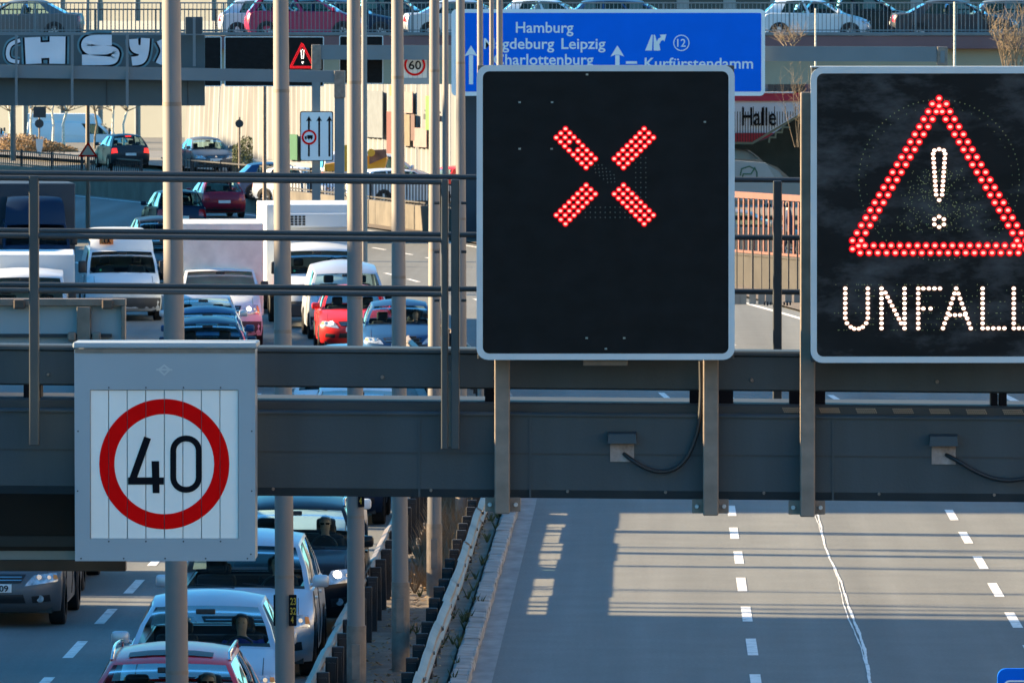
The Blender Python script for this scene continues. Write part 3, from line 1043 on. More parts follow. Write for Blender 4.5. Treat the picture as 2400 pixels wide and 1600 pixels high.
# black LED signs
led_red = [mat('led_red_rim', (0.3, 0, 0), .5, emit=(1.0, 0.0, 0.006), estr=0.24), mat('led_red_core', (0.5, .1, .1), .5, emit=(1.0, 0.17, 0.13), estr=0.95)]
led_wht = [mat('led_amber_rim', (0.3, .2, .1), .5, emit=(1.0, 0.34, 0.12), estr=0.22), mat('led_white_core', (.8, .8, .8), .5, emit=(1.0, 0.86, 0.74), estr=0.7)]
led_far = mat('led_far_red', (0.3, 0, 0), .5, emit=(1.0, 0.01, 0.02), estr=0.26)
def led_mesh(r, rc, mats):
    b = MB()
    n = 10
    o = [(math.cos(2 * PI * k / n), math.sin(2 * PI * k / n)) for k in range(n)]
    vs = [(x * r, 0, z * r) for x, z in o] + [(x * r * .86, -.006, z * r * .86) for x, z in o] + [(x * rc * 1.15, -.0075, z * rc * .85) for x, z in o]
    fs = []
    for k in range(n):
        j = (k + 1) % n
        fs += [(k, j, n + j, n + k), (n + k, n + j, 2 * n + j, 2 * n + k)]
    b.add(vs, fs, 0)
    b.add(vs[2 * n:], [tuple(range(n))], 1)
    me = b.build('led', mats)
    d = me.data
    bpy.data.objects.remove(me)
    return d
sr = GY / FPX                     # metres per photo pixel at the gantry
ME_RED = led_mesh(7.0 * sr, 3.6 * sr, led_red)
ME_RED2 = led_mesh(8.6 * sr, 4.2 * sr, led_red)
ME_WHT = led_mesh(5.2 * sr, 4.2 * sr, led_wht)
def led_sign(name, label, x0, y0, x1, y1, Y, panel_m):
    t = thing(name, label, 'led sign', at((x0 + x1) / 2, y1, Y))
    out, inn = pp(rrect(x0, y0, x1, y1, 27), Y), pp(rrect(x0 + 14.5, y0 + 14.5, x1 - 14.5, y1 - 14.5, 15), Y)
    MB().ring(out, inn, Y, Y + .03).build('border', frame_grey, t)
    MB().prism(pp(rrect(x0 + 14.2, y0 + 14.2, x1 - 14.2, y1 - 14.2, 15), Y + .008), Y + .008, Y + .03).build('panel', panel_m, t)
    p, q = at(x0 + 2, y0 + 1, Y), at(x1 - 2, y1 - 1, Y)
    MB().box((p.x, Y + .031, q.z), (q.x, Y + .30, p.z), bev=.004).build('housing', steel_dark, t)
    return t
SY = GY - .42
xs = led_sign('led_sign', 'black LED sign showing a red cross above the empty lane', 1117, 153, 1722, 843, SY, led_black)
n = 0
for sx in (-1, 1):
    for sy in (-1, 1):
        for i in range(8):
            for j in range(3):
                # arm running along the diagonal
                px = 1417.5 + sx * (33 + 10.0 * i + (j - 1) * 10.8)
                py = 413.5 + sy * (31 + 10.0 * i - (j - 1) * 10.2)
                if sx < 0 and sy < 0 and i == 4 and j == 1: continue
                inst('led', ME_RED, at(px, py, SY + .004), xs)
b = MB()
dm = mat('led_unlit', (0.30, 0.30, 0.26), .4)
for gx in range(6):
    for gy in range(6):
        if abs(gx - gy) < 3:
            p = at(1394 + gx * 8.4 + gy * 1, 388 + gy * 8.2 - gx * 0.5, SY + .007); b.box((p.x - .002, SY + .003, p.z - .002), (p.x + .002, SY + .0075, p.z + .002))
for gy in range(3):
    for gx in range(13):
        p = at(1372 + gx * 11.6, 486 + gy * 11.8, SY + .007); b.box((p.x - .002, SY + .003, p.z - .002), (p.x + .002, SY + .0075, p.z + .002))
for gx in range(3):
    for gy in range(9):
        p = at(1490 + gx * 11.8, 370 + gy * 11.6, SY + .007); b.box((p.x - .002, SY + .003, p.z - .002), (p.x + .002, SY + .0075, p.z + .002))
for px, py in ((1218, 240), (1294, 240), (1218, 349), (1293, 349), (1375, 792), (1463, 792), (1420, 817), (1376, 175), (1652, 286)):
    p = at(px, py, SY + .007); b.box((p.x - .007, SY + .001, p.z - .005), (p.x + .007, SY + .0075, p.z + .005))
o = b.build('unlit_leds', dm, xs); o['kind'] = 'stuff'
# small fitting under the cross sign
p, q = at(1367, 843, SY + .15), at(1471, 856, SY + .15)
MB().box((p.x, SY + .1, q.z), (q.x, SY + .2, p.z), bev=.004).build('lower_fitting', galv, xs)

ws = led_sign('led_sign', 'black LED sign with red warning triangle and the word UNFALL', 1900, 158, 2502, 850, SY - .02, led_dusty)
WY = SY - .02
p, q = at(1901, 156, WY), at(2500, 158.5, WY)
MB().box((p.x, WY + .002, q.z), (q.x, WY + .30, p.z)).build('top_edge', frame_grey, ws)
def L(me, px, py):
    inst('led', me, at(px, py, WY + .004), ws)
L(ME_RED2, 2201, 231); L(ME_RED2, 2185, 244); L(ME_RED2, 2218, 244); L(ME_RED2, 2201, 249)
for k in range(18):
    y = 262 + 17.75 * k
    dx = 25.5 + 10.45 * k
    for sx in (-1, 1):
        L(ME_RED2, 2201 + sx * dx, y)
        if k: L(ME_RED2, 2201 + sx * (dx - 20.5), y)
        elif sx < 0: L(ME_RED2, 2194.5, y); L(ME_RED2, 2208, y)
L(ME_RED2, 1998, 583.5); L(ME_RED2, 2404, 583.5); L(ME_RED2, 2012, 576); L(ME_RED2, 2390, 576)
for k in range(18):
    L(ME_RED2, 2027 + k * 20.5, 575.5)
for k in range(19):
    L(ME_RED2, 2016 + k * 20.6, 592.5)
wpts = [(2190, 353), (2201, 350), (2212, 353)]
for k in range(10):
    u = k / 9
    wpts += [(2187 + 7 * u, 361 + 10.6 * k), (2215 - 7 * u, 361 + 10.6 * k)]
wpts += [(2201, 469)]
wpts += [(2201 + 13 * math.cos(R(a)), 520 + 12 * math.sin(R(a))) for a in range(30, 390, 60)]
def seg(a, b_, sp=11.6):
    n_ = max(1, int(round(math.hypot(b_[0] - a[0], b_[1] - a[1]) / sp)))
    return [(a[0] + (b_[0] - a[0]) * i / n_, a[1] + (b_[1] - a[1]) * i / n_) for i in range(n_ + 1)]
T0, T1 = 676, 769
wpts += seg((1981, T0), (1981, 745)) + seg((2034, T0), (2034, 745)) + [(1985, 757), (1994, 766), (2002, 770), (2013, 770), (2022, 766), (2030, 757)]
wpts += seg((2066, T0), (2066, T1)) + seg((2075, 686), (2112, 757)) + seg((2120, T0), (2120, T1))
wpts += seg((2152, T0), (2152, T1)) + seg((2164, T0), (2203, T0)) + seg((2164, 723), (2181, 723))
wpts += seg((2210, T1), (2241, T0)) + seg((2246, 688), (2275, T1)) + seg((2226, 738), (2262, 738))
wpts += seg((2303, T0), (2303, T1)) + seg((2315, T1), (2354, T1))
wpts += seg((2376, T0), (2376, T1)) + seg((2388, T1), (2428, T1))
for px, py in wpts:
    L(ME_WHT, px, py)
b = MB()
um = mat('led_unlit_yellow', (0.42, 0.40, 0.14), .4)
def dot(px, py, s_=.0024):
    p = at(px, py, WY + .006)
    b.box((p.x - s_, WY + .003, p.z - s_), (p.x + s_, WY + .0075, p.z + s_))
for k in range(96):
    a = 2 * PI * k / 96
    dot(2201 + 188 * math.cos(a), 422 + 188 * math.sin(a))
    if k % 2: dot(2201 + 172 * math.cos(a), 422 + 172 * math.sin(a), .0018)
rr = random.Random(3)
for k in range(420):
    y = rr.uniform(395, 545)
    dot(2201 + rr.gauss(0, 50) * (y - 300) / 170, y, .002)
for k in range(260):
    dot(rr.uniform(1950, 2490), 667 + 13.3 * rr.randint(0, 8), .002)
o = b.build('unlit_leds', um, ws); o['kind'] = 'stuff'

# ------------------------------------------------------------------ prism sign with speed limit
PY = GY - .55
ps = thing('speed_limit_sign', 'grey sign box showing a red ring with 40, in front of the gantry beams', 'sign', at(386, 1315, PY))
out, inn = pp([(174, 820), (598, 820), (598, 1314), (176, 1314)], PY), pp([(211, 913), (559, 913), (559, 1262), (211, 1262)], PY)
MB().ring(out, inn, PY, PY + .03).build('front_frame', box_grey, ps)
p, q = at(175, 821, PY), at(597, 1313, PY)
MB().box((p.x, PY + .035, q.z), (q.x, PY + .36, p.z), bev=.005).build('housing', box_grey, ps)
p, q = at(171, 802, PY), at(602, 816, PY)
MB().box((p.x, PY - .02, q.z), (q.x, PY + .39, p.z), bev=.008).build('roof_cap', box_grey, ps)
p, q = at(176, 817, PY), at(598, 827, PY)
MB().box((p.x, PY - .006, q.z), (q.x, PY - .001, p.z)).build('drip_rail', galv, ps)
for k in range(8):
    xa, xb = 211.5 + 43.45 * k + .7, 211.5 + 43.45 * (k + 1) - .7
    p, q = at(xa, 914, PY + .02), at(xb, 1261, PY + .02)
    sl_ = MB().box((p.x, PY + .012, q.z), (q.x, PY + .034, p.z), bev=.0015).build('slat', white_foil, ps)
    cx, cy, ro, ri = 385, 1087, 152.5, 117
    nn = 10
    ca_, cb_ = max(xa, cx - ro), min(xb, cx + ro)
    if cb_ <= ca_: continue
    xsamp = sorted([ca_ + (cb_ - ca_) * i / nn for i in range(nn + 1)] + [x_ for x_ in (cx - ri, cx - ri + 1.5, cx - ri + 5, cx + ri - 5, cx + ri - 1.5, cx + ri, cx - ro + 1, cx - ro + 4, cx + ro - 4, cx + ro - 1) if ca_ < x_ < cb_])
    def yo(x, r): return math.sqrt(max(0, r * r - (x - cx) ** 2))
    for sg in (-1, 1):
        b = MB()
        for i in range(len(xsamp) - 1):
            A, B_ = xsamp[i], xsamp[i + 1]
            poly = [(A, cy + sg * yo(A, ro)), (B_, cy + sg * yo(B_, ro)), (B_, cy + sg * yo(B_, ri)), (A, cy + sg * yo(A, ri))]
            b.flat(pp(poly, PY + .0095), PY + .0095)
        b.build('ring_print', red_foil, sl_)
b = MB()
for pts in ([(346, 1025), (309, 1128)],):
    for qd in strokes(pts, 17): b.flat(pp(qd, PY + .0085), PY + .0085)
for poly in ([(300, 1118), (384, 1118), (384, 1135), (300, 1135)], [(355, 1080), (373, 1080), (374, 1155), (358, 1155)]):
    b.flat(pp(poly, PY + .0080 + .0003 * len(b.f)), PY + .0080 + .0003 * len(b.f))
zo = rrect(406, 1027, 466, 1147, 29, 8)
for qd in strokes(zo, 14, True): b.flat(pp(qd, PY + .0085), PY + .0085)
b.build('digits', black_foil, ps)
b = MB()
for qd in strokes([(385, 856), (398, 866), (385, 878), (372, 866)], 4, True): b.flat(pp(qd, PY - .002), PY - .002)
b.flat(pp([(366, 864), (404, 864), (404, 868), (366, 868)], PY - .0025), PY - .0025)
b.build('diamond_emblem', mat('emblem_pale', (0.45, 0.49, 0.5), .5), ps)
b = MB()
for px, py in [(255, 908), (342, 908), (430, 908), (517, 908), (255, 1268), (342, 1268), (430, 1268), (517, 1268), (190, 1308), (290, 1308), (387, 1308), (482, 1308), (580, 1308), (588, 1298), (183, 1010), (182, 1150), (590, 1010), (590, 1150)]:
    c = at(px, py, PY); b.tube([c, c + Vector((0, -.004, 0))], .005, n=6)
o = b.build('rivets', steel_dark, ps); o['kind'] = 'stuff'

# ------------------------------------------------------------------ back of the sign for the opposite direction
BK = GY + 2.1
bs = thing('road_sign', 'grey back of a large road sign with clamps, behind the gantry at the left edge', 'sign', at(0, 1337, BK))
p, q = at(-420, 716, BK), at(288, 1330, BK)
MB().box((p.x, BK, q.z), (q.x, BK + .02, p.z)).build('sheet', box_grey, bs)
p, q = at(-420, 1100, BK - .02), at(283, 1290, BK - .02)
MB().box((p.x, BK - .03, q.z), (q.x, BK - .003, p.z)).build('lower_sheet', mat('dark_brown_sheet', (0.016, 0.014, 0.013), .8, 0, .3, 2.0), bs)  # near-black brown panel over the lower half of the sheet
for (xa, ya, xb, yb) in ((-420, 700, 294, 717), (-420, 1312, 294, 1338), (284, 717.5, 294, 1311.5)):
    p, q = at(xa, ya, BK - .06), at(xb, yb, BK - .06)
    MB().box((p.x, BK - .06, q.z), (q.x, BK + .06, p.z), bev=.004).build('rim', galv if ya < 1000 else mat('dark_brown_rim', (0.06, 0.047, 0.037), .8, 0, .3, 3.0), bs)  # bottom rim darker brown than the others
for xa, xb in ((180, 213), (-200, -165)):
    p, q = at(xa, 719, BK - .08), at(xb, 1310, BK - .08)
    MB().box((p.x, BK - .09, q.z), (q.x, BK - .005, p.z), bev=.004).build('strut', galv, bs)
for ya, yb in ((782, 790), (1255, 1280)):
    p, q = at(-420, ya, BK - .03), at(262, yb, BK - .03)
    MB().box((p.x, BK - .045, q.z), (q.x, BK - .002, p.z)).build('stiffener', steel_dark, bs)
rust = mat('rusty_clip', (0.10, 0.075, 0.06), .8, 0, .3, 10)
for x in (45, 252):
    p, q = at(x - 13, 702, BK - .1), at(x + 13, 724, BK - .1)
    MB().box((p.x, BK - .11, q.z), (q.x, BK - .061, p.z), bev=.008).build('clip', rust, bs)
for x in (168, 226):
    p, q = at(x - 10, 778, BK - .1), at(x + 10, 800, BK - .1)
    MB().box((p.x, BK - .11, q.z), (q.x, BK - .05, p.z), bev=.012).build('clamp', galv, bs)

# blue sign just entering the frame at the lower right
cs = thing('blue_sign', 'blue road sign corner with white inner line at the lower right edge', 'sign', at(2360, 1700, 46))
MB().prism(pp(rrect(2338, 1566, 2900, 1900, 20), 46), 46, 46.04).build('plate', blue_foil, cs)
out, inn = pp(rrect(2352, 1593, 2886, 1886, 14), 45.997), pp(rrect(2356, 1597, 2882, 1882, 11), 45.997)
MB().ring(out, inn, 45.994, 45.998).build('white_line', sign_white, cs)

for px in (2480, 2780):
    p = at(px, 1800, 46.1)
    MB().tube([(p.x, 46.1, -.1), (p.x, 46.1, 4.3)], .06, n=10).build('post', galv, cs, True)

# ------------------------------------------------------------------ rear gantry with the blue direction sign
QY = 281.0
gb = thing('sign_gantry', 'far grey gantry beam carrying the blue direction sign', 'gantry', at(745, 480, QY))
bm_grey = mat('far_beam_grey', (0.15, 0.18, 0.20), .6, 0, .08, .8)
def pbox(name, x0, y0, x1, y1, Ya, Yb, m, parent, bev=0.0):
    p, q = at(x0, y0, Ya), at(x1, y1, Ya)
    return MB().box((p.x, Ya, q.z), (q.x, Yb, p.z), bev=bev).build(name, m, parent)
b = MB()
A, B_, C_, D_ = at(752, 106, QY), at(2196, 110, QY), at(2196, 145, QY), at(752, 140, QY)
b.add([A, B_, C_, D_] + [v + Vector((0, .5, 0)) for v in (A, B_, C_, D_)], [(0, 1, 2, 3), (4, 7, 6, 5), (0, 4, 5, 1), (3, 2, 6, 7), (0, 3, 7, 4), (1, 5, 6, 2)])
b.build('beam', bm_grey, gb)
pbox('end_plate', 2197, 110, 2221, 154, QY - .05, QY + .55, galv, gb, .02)
pbox('end_slot', 2204, 120, 2214, 148, QY - .07, QY - .052, bm_grey, gb)
pbox('leg_head', 730, 105, 752, 163, QY - .05, QY + .55, galv, gb, .02)
p = at(731, 163, QY); q = at(750, 600, QY)
MB().box((p.x, QY, -.1), (q.x, QY + .5, p.z)).build('leg', bm_grey, gb)
p = at(2199, 163, QY); q = at(2219, 600, QY)
MB().box((p.x, QY + .6, -.1), (q.x, QY + 1.0, p.z)).build('leg', bm_grey, gb)
# lane sign fixed on the leg
SYL = QY - .3
ls = thing('lane_sign', 'white lane sign with three arrows and a no lorries ring, on the far gantry leg', 'sign', at(742, 378, SYL))
MB().prism(pp(rrect(703, 261, 781, 378, 5), SYL), SYL, SYL + .05).build('plate', sign_white, ls)
b = MB()
b.ring(pp(rrect(703, 261, 781, 378, 5), SYL - .004), pp(rrect(705, 263, 779, 376, 4), SYL - .004), SYL - .006, SYL - .003)
for x in (724, 748, 772):
    b.flat(pp([(x - 2.2, 283), (x + 2.2, 283), (x + 2.2, 367), (x - 2.2, 367)], SYL - .004), SYL - .004)
    b.flat(pp([(x, 272), (x + 7, 285), (x + 2, 283), (x - 2, 283), (x - 7, 285)], SYL - .005), SYL - .005)
b.build('arrows', black_foil, ls)
MB().prism(pp(circ(724.5, 322, 14, 28), SYL - .02), SYL - .012, SYL - .008).build('disc', sign_white, ls)
b = MB(); b.ring(pp(circ(724.5, 322, 17.5, 28), SYL - .02), pp(circ(724.5, 322, 13, 28), SYL - .02), SYL - .02, SYL - .01); b.build('red_ring', red_foil, ls)
b = MB(); b.flat(pp([(720, 317), (733, 317), (733, 325), (720, 325)], SYL - .016), SYL - .016); b.flat(pp([(714, 320), (719, 318.5), (719, 325), (714, 325)], SYL - .016), SYL - .016)
for x in (717, 724, 730): b.flat(pp(circ(x, 326, 1.8, 8), SYL - .017), SYL - .017)
b.build('lorry_symbol', black_foil, ls)

BYS = QY - .6
bl = thing('direction_sign', 'large blue direction sign reading Hamburg, Magdeburg Leipzig, Charlottenburg and Kurfürstendamm', 'sign', at(1425, 224, BYS))
MB().prism(pp(rrect(1058, 22, 1793, 225, 12), BYS), BYS, BYS + .12).build('border', sign_white, bl)
MB().prism(pp(rrect(1070, 31, 1784, 215, 4), BYS - .01), BYS - .012, BYS - .004).build('face', blue_foil, bl)
ty = BYS - .016
for txt, x0, x1, base in (('Hamburg', 1209, 1344, 77), ('Magdeburg', 1134, 1299, 115), ('Leipzig', 1316, 1419, 115), ('Charlottenburg', 1157, 1391, 152), ('Kurfürstendamm', 1511, 1765, 161)):
    text_on('lettering', txt, x0, x1, base, 25, ty, sign_white, bl, .012)
b = MB()
for x, yb in ((1104, 198), (1447, 215)):
    b.flat(pp([(x - 5, 130), (x + 5, 130), (x + 5, yb), (x - 5, yb)], ty), ty)
    b.flat(pp([(x, 107), (x + 16, 133), (x + 5, 129), (x - 5, 129), (x - 16, 133)], ty - .001), ty - .001)
b.flat(pp([(1467, 144), (1493, 144), (1493, 150), (1467, 150)], ty), ty)
b.build('arrows', sign_white, bl)
b = MB()
b.flat(pp([(1512, 119), (1527, 82), (1530, 82), (1528, 119)], ty), ty)
b.flat(pp([(1532, 119), (1532, 82), (1535, 82), (1540, 100), (1546, 119)], ty), ty)
for qd in strokes([(1544, 119), (1541, 104), (1546, 94), (1553, 90)], 8): b.flat(pp(qd, ty - .001), ty - .001)
b.flat(pp([(1546, 82), (1562, 81), (1557, 98)], ty - .002), ty - .002)
b.build('exit_symbol', sign_white, bl)
b = MB(); b.ring(pp(circ(1597, 101, 19, 32), ty), pp(circ(1597, 101, 16.8, 32), ty), ty - .002, ty + .001); b.build('number_ring', sign_white, bl)
text_on('number', '12', 1587, 1607, 110, 18, ty, sign_white, bl, .01)

# LED panels and 60 sign on the far gantry
def far_led(label, x0, y0, x1, y1):
    Y = QY + .9
    t = thing('led_sign', label, 'led sign', at((x0 + x1) / 2, y1, Y))
    MB().ring(pp(rrect(x0, y0, x1, y1, 3, 2), Y), pp(rrect(x0 + 2, y0 + 2, x1 - 2, y1 - 2, 2, 2), Y), Y, Y + .1).build('border', frame_grey, t)
    MB().prism(pp(rrect(x0 + 2, y0 + 2, x1 - 2, y1 - 2, 2, 2), Y + .03), Y + .03, Y + .3).build('panel', led_black, t)
    return t, Y
far_led('blank black LED panel at the left end of the far gantry', 478, 86, 519, 203)
t, Y = far_led('far black LED panel with a small red warning triangle', 526, 86, 759, 203)
b = MB()
for a, c_ in (((708, 103), (681, 158)), ((681, 158), (736, 158)), ((736, 158), (708, 103))):
    n_ = 17
    for i in range(n_):
        for off in (-1.6, 1.6):
            x = a[0] + (c_[0] - a[0]) * i / n_
            y = a[1] + (c_[1] - a[1]) * i / n_
            dx, dy = c_[0] - a[0], c_[1] - a[1]
            l_ = math.hypot(dx, dy)
            x += -dy / l_ * off; y += dx / l_ * off
            b.prism(pp(circ(x, y, 1.45, 6), Y), Y + .005, Y + .02)
o = b.build('red_leds', led_far, t); o['kind'] = 'stuff'
b = MB()
for x, y in [(705.5, 119), (709, 117), (712.5, 119)] + [(706 + .25 * k, 122 + 3 * k) for k in range(6)] + [(712 - .25 * k, 122 + 3 * k) for k in range(6)] + [(707.5, 146), (710.5, 146), (709, 149)]:
    b.prism(pp(circ(x, y, 1.2, 6), Y), Y + .005, Y + .02)
o = b.build('white_leds', led_wht[1], t); o['kind'] = 'stuff'
far_led('blank black LED panel between the third pole and the number 60 sign', 795, 84, 898, 197)
t = thing('speed_limit_sign', 'small far sign with red ring and 60, hanging under the grey beam', 'sign', at(973, 200, QY + .8))
Y = QY + .8
MB().prism(pp(rrect(944, 128, 1006, 198, 3), Y), Y + .02, Y + .25).build('housing', box_grey, t)
for k in range(5):
    p, q = at(946 + 11 * k, 131, Y), at(956.3 + 11 * k, 183, Y)
    MB().box((p.x, Y, q.z), (q.x, Y + .018, p.z)).build('slat', white_foil, t)
b = MB(); b.ring(pp(circ(972, 153, 25, 36), Y), pp(circ(972, 153, 20, 36), Y), Y - .012, Y - .006); b.build('red_ring', red_foil, t)
text_on('digits', '60', 958, 987, 163, 20, Y - .012, black_foil, t, .012)

# ------------------------------------------------------------------ rear gantry with the graffiti sign back
AY = 250.0
ga = thing('sign_gantry', 'far grey gantry arm with catwalk posts in front of the graffiti panel', 'gantry', at(795, 480, AY))
b = MB()
A, B_, C_, D_ = at(-300, 147, AY), at(786, 166, AY), at(786, 194, AY), at(-300, 178, AY)
b.add([A, B_, C_, D_] + [v + Vector((0, .45, 0)) for v in (A, B_, C_, D_)], [(0, 1, 2, 3), (4, 7, 6, 5), (0, 4, 5, 1), (3, 2, 6, 7), (0, 3, 7, 4), (1, 5, 6, 2)])
b.build('beam', bm_grey, ga)
pbox('leg_head', 783, 166, 808, 230, AY - .05, AY + .5, galv, ga, .02)
p, q = at(784, 230, AY), at(806, 230, AY)
MB().box((p.x, AY, -.1), (q.x, AY + .45, p.z)).build('leg', bm_grey, ga)
for x in (38, 169, 298, 455):
    pbox('catwalk_post', x - 3, 80 if x < 400 else 40, x + 3, 248 if x < 400 else 156, AY - .12, AY - .04, bm_grey, ga)
pbox('catwalk_rail', -200, 80, 480, 82.5, AY - .11, AY - .05, bm_grey, ga)
pbox('cabinet', 434, 40, 474, 82, AY + .1, AY + .4, steel, ga, .02)
gp = thing('road_sign', 'dark back of a far road sign sprayed with white graffiti letters', 'sign', at(200, 248, AY + .7))
GP = AY + .6
pbox('sheet', -200, 82, 480, 248, GP, GP + .1, mat('sign_back_green', (0.055, 0.085, 0.10), .7, 0, .15, .6), gp)
for x in (250, 440):
    pbox('joint', x - 1, 190, x + 1, 246, GP - .02, GP - .005, steel_dark, gp)
def graf(name, lines, w_in, w_out, closed=False):
    b = MB(); c = MB()
    for i, pts in enumerate(lines):
        if len(pts) > 2:
            sm = []
            for k in range(len(pts) - 1):
                p0, p1, p2, p3 = [Vector(pts[min(max(k + d, 0), len(pts) - 1)]) for d in (-1, 0, 1, 2)]
                for q in range(6):
                    u = q / 6
                    sm.append(tuple(0.5 * ((2 * p1) + (-p0 + p2) * u + (2 * p0 - 5 * p1 + 4 * p2 - p3) * u * u + (-p0 + 3 * p1 - 3 * p2 + p3) * u ** 3)))
            pts = sm + [tuple(pts[-1])]
        h = MB()
        for qd in strokes(pts, w_out + 9, closed): h.flat(pp(qd, GP - .012 - .0005 * i), GP - .012 - .0005 * i)
        h.build(name + '_halo', mat('spray_teal', (0.10, 0.22, 0.27), .8, 0, .3, 2.0), gp)
        for qd in strokes(pts, w_out, closed): b.flat(pp(qd, GP - .02 - .0005 * i), GP - .02 - .0005 * i)
        for qd in strokes(pts, w_in, closed): c.flat(pp(qd, GP - .03 - .0005 * i), GP - .03 - .0005 * i)
    o = b.build(name + '_outline', black_foil, gp)
    c.build(name, mat('spray_white', (0.66, 0.70, 0.78), .7, 0, .1, 1.0, dirt=.4, dcol=(.4, .44, .5)), gp)
graf('graffiti_letter', [[(47, 95), (25, 105), (18, 125), (24, 141), (45, 146)]], 9, 15)
graf('graffiti_letter', [[(76, 88), (79, 150)], [(135, 86), (134, 150)], [(80, 119), (134, 117)]], 37, 46)
graf('graffiti_letter', [[(262, 95), (215, 96), (203, 106), (215, 117), (262, 122), (266, 132), (255, 140), (192, 141)]], 25, 35)
graf('graffiti_letter', [[(313, 92), (316, 112), (330, 118)], [(341, 90), (338, 122), (330, 140), (309, 144)]], 21, 30)
graf('graffiti_letter', [[(374, 95), (384, 120), (372, 150)], [(402, 95), (398, 150)]], 15, 24)

# ------------------------------------------------------------------ slot between the two black signs: hall, footbridge, walls
HY = 325.0
hb = thing('supermarket_hall', 'white hall with dark red bands and the word Halle behind the footbridge', 'building', at(1800, 340, HY))
pbox('wall', 1560, 237, 1960, 312, HY, HY + 6, mat('hall_white', (0.78, 0.82, 0.88), .7, 0, .05, .5), hb)
pbox('upper_band', 1560, 219, 1960, 237, HY - .05, HY + 6, mat('band_red', (0.55, 0.05, 0.09), .7), hb)
pbox('lower_band', 1560, 312, 1960, 334, HY - .05, HY + 6, mat('band_dark_red', (0.42, 0.03, 0.05), .7), hb)
pbox('roof_edge', 1560, 216, 1860, 219, HY - .1, HY + 6, sign_white, hb)
pbox('base', 1560, 334, 1960, 480, HY + .05, HY + 6, grey_wall, hb)
for i in range(5):
    pbox('window', 1800 + i * 18, 193, 1814 + i * 18, 214, HY + .9, HY + 1.5, win_dark, hb)
pbox('upper_storey', 1560, 150, 1960, 216, HY + 1.0, HY + 6, mat('hall_grey', (0.22, 0.2, 0.2), .8), hb)
text_on('lettering', 'Halle', 1739, 1819, 294, 42, HY - .03, black_foil, hb, .01)
FY = 315.0
fb = thing('footbridge', 'dark brown arched footbridge with a stepped cream edge and barred parapet', 'footbridge', at(1800, 450, FY))
def skew(b):
    xc = at(1800, 300, FY).x
    for v in b.v:
        v.y -= .8 * (v.x - xc) + 2.6
def ppoly(name, pts, Ya, Yb, m, parent):
    return MB().prism(pp(pts, Ya), Ya, Yb).build(name, m, parent)
ppoly('arch', [(1700, 337), (1764, 337), (1800, 325), (1880, 268), (1890, 268), (1890, 420), (1850, 416), (1822, 392), (1790, 380), (1776, 366), (1756, 352), (1722, 349), (1700, 349)], FY, FY + 2, brown_m, fb)
b = MB()
for qd in strokes([(1700, 334), (1762, 334), (1800, 310), (1880, 262)], 5): b.prism(pp(qd, FY - .1), FY - .1, FY + .1)
skew(b); b.build('handrail', mat('stair_cream', (0.50, 0.42, 0.30), .8), fb)
b = MB()
for qd in strokes([(1800, 332), (1802, 320), (1815, 320), (1816, 308), (1830, 308), (1832, 296), (1850, 296)], 4): b.prism(pp(qd, FY - .1), FY - .05, FY - .01)
skew(b); b.build('step_edge', MATS['stair_cream'], fb)
b = MB()
for k in range(26):
    x = 1716 + 6.2 * k
    yb = 333 if x < 1762 else 333 - (x - 1762) * .62
    p, q = at(x - .9, 262 if k % 4 else 250, FY - .2), at(x + .9, yb, FY - .2)
    b.box((p.x, FY - .22, q.z), (q.x, FY - .18, p.z))
o = b.build('parapet_bars', dark_m, fb); o['kind'] = 'stuff'
ppoly('soffit_light', [(1722, 351), (1750, 353), (1776, 370), (1776, 374), (1722, 372)], FY + .5, FY + 1.9, frame_grey, fb)
gw = thing('graffiti_wall', 'grey wall with green graffiti curves behind the orange railing', 'wall', at(1780, 450, 290))
ppoly('wall', [(1690, 374), (1795, 382), (1815, 415), (1822, 470), (1690, 470)], 290, 290.4, grey_wall, gw)
b = MB()
for pts in ([(1735, 412), (1738, 396), (1756, 390), (1768, 396), (1760, 408), (1742, 408), (1740, 416)], [(1768, 392), (1774, 404), (1774, 418)]):
    for qd in strokes(pts, 3.2): b.flat(pp(qd, 289.98), 289.98)
b.build('graffiti', mat('green_dark_spray', (0.03, 0.09, 0.06), .8), gw)
ew = thing('side_wall', 'pale sunlit wall piece below the footbridge end', 'wall', at(1850, 470, 300))
ppoly('wall', [(1798, 386), (1826, 402), (1842, 425), (1895, 425), (1895, 480), (1790, 480)], 300, 300.4, cream, ew)

# pedestrian behind the orange railing
def skin_mesh(joints, edges, mats, split, levels=1):
    me = bpy.data.meshes.new('body')
    me.from_pydata([j[:3] for j in joints], edges, [])
    o = bpy.data.objects.new('body', me)
    C.objects.link(o)
    sk = o.modifiers.new('skin', 'SKIN')
    for i, v in enumerate(me.skin_vertices[0].data):
        r = joints[i][3]
        v.radius = r if isinstance(r, tuple) else (r, r)
    me.skin_vertices[0].data[0].use_root = True
    o.modifiers.new('sub', 'SUBSURF').levels = levels
    o.modifiers['sub'].render_levels = levels
    dg = bpy.context.evaluated_depsgraph_get()
    res = bpy.data.meshes.new_from_object(o.evaluated_get(dg))
    bpy.data.objects.remove(o)
    res.materials.clear()
    for m in mats:
        res.materials.append(m)
    for p in res.polygons:
        p.material_index = split(p.center)
        p.use_smooth = True
    return res
skin_m = mat('skin', (0.58, 0.36, 0.27), .6, 0, .08, 8)
hair_m = mat('hair_brown', (0.06, 0.04, 0.03), .7)
hair_g = mat('hair_grey', (0.28, 0.26, 0.24), .7)
navy = mat('navy_cloth', (0.02, 0.03, 0.07), .9)
jeans = mat('dark_jeans', (0.025, 0.03, 0.05), .9)
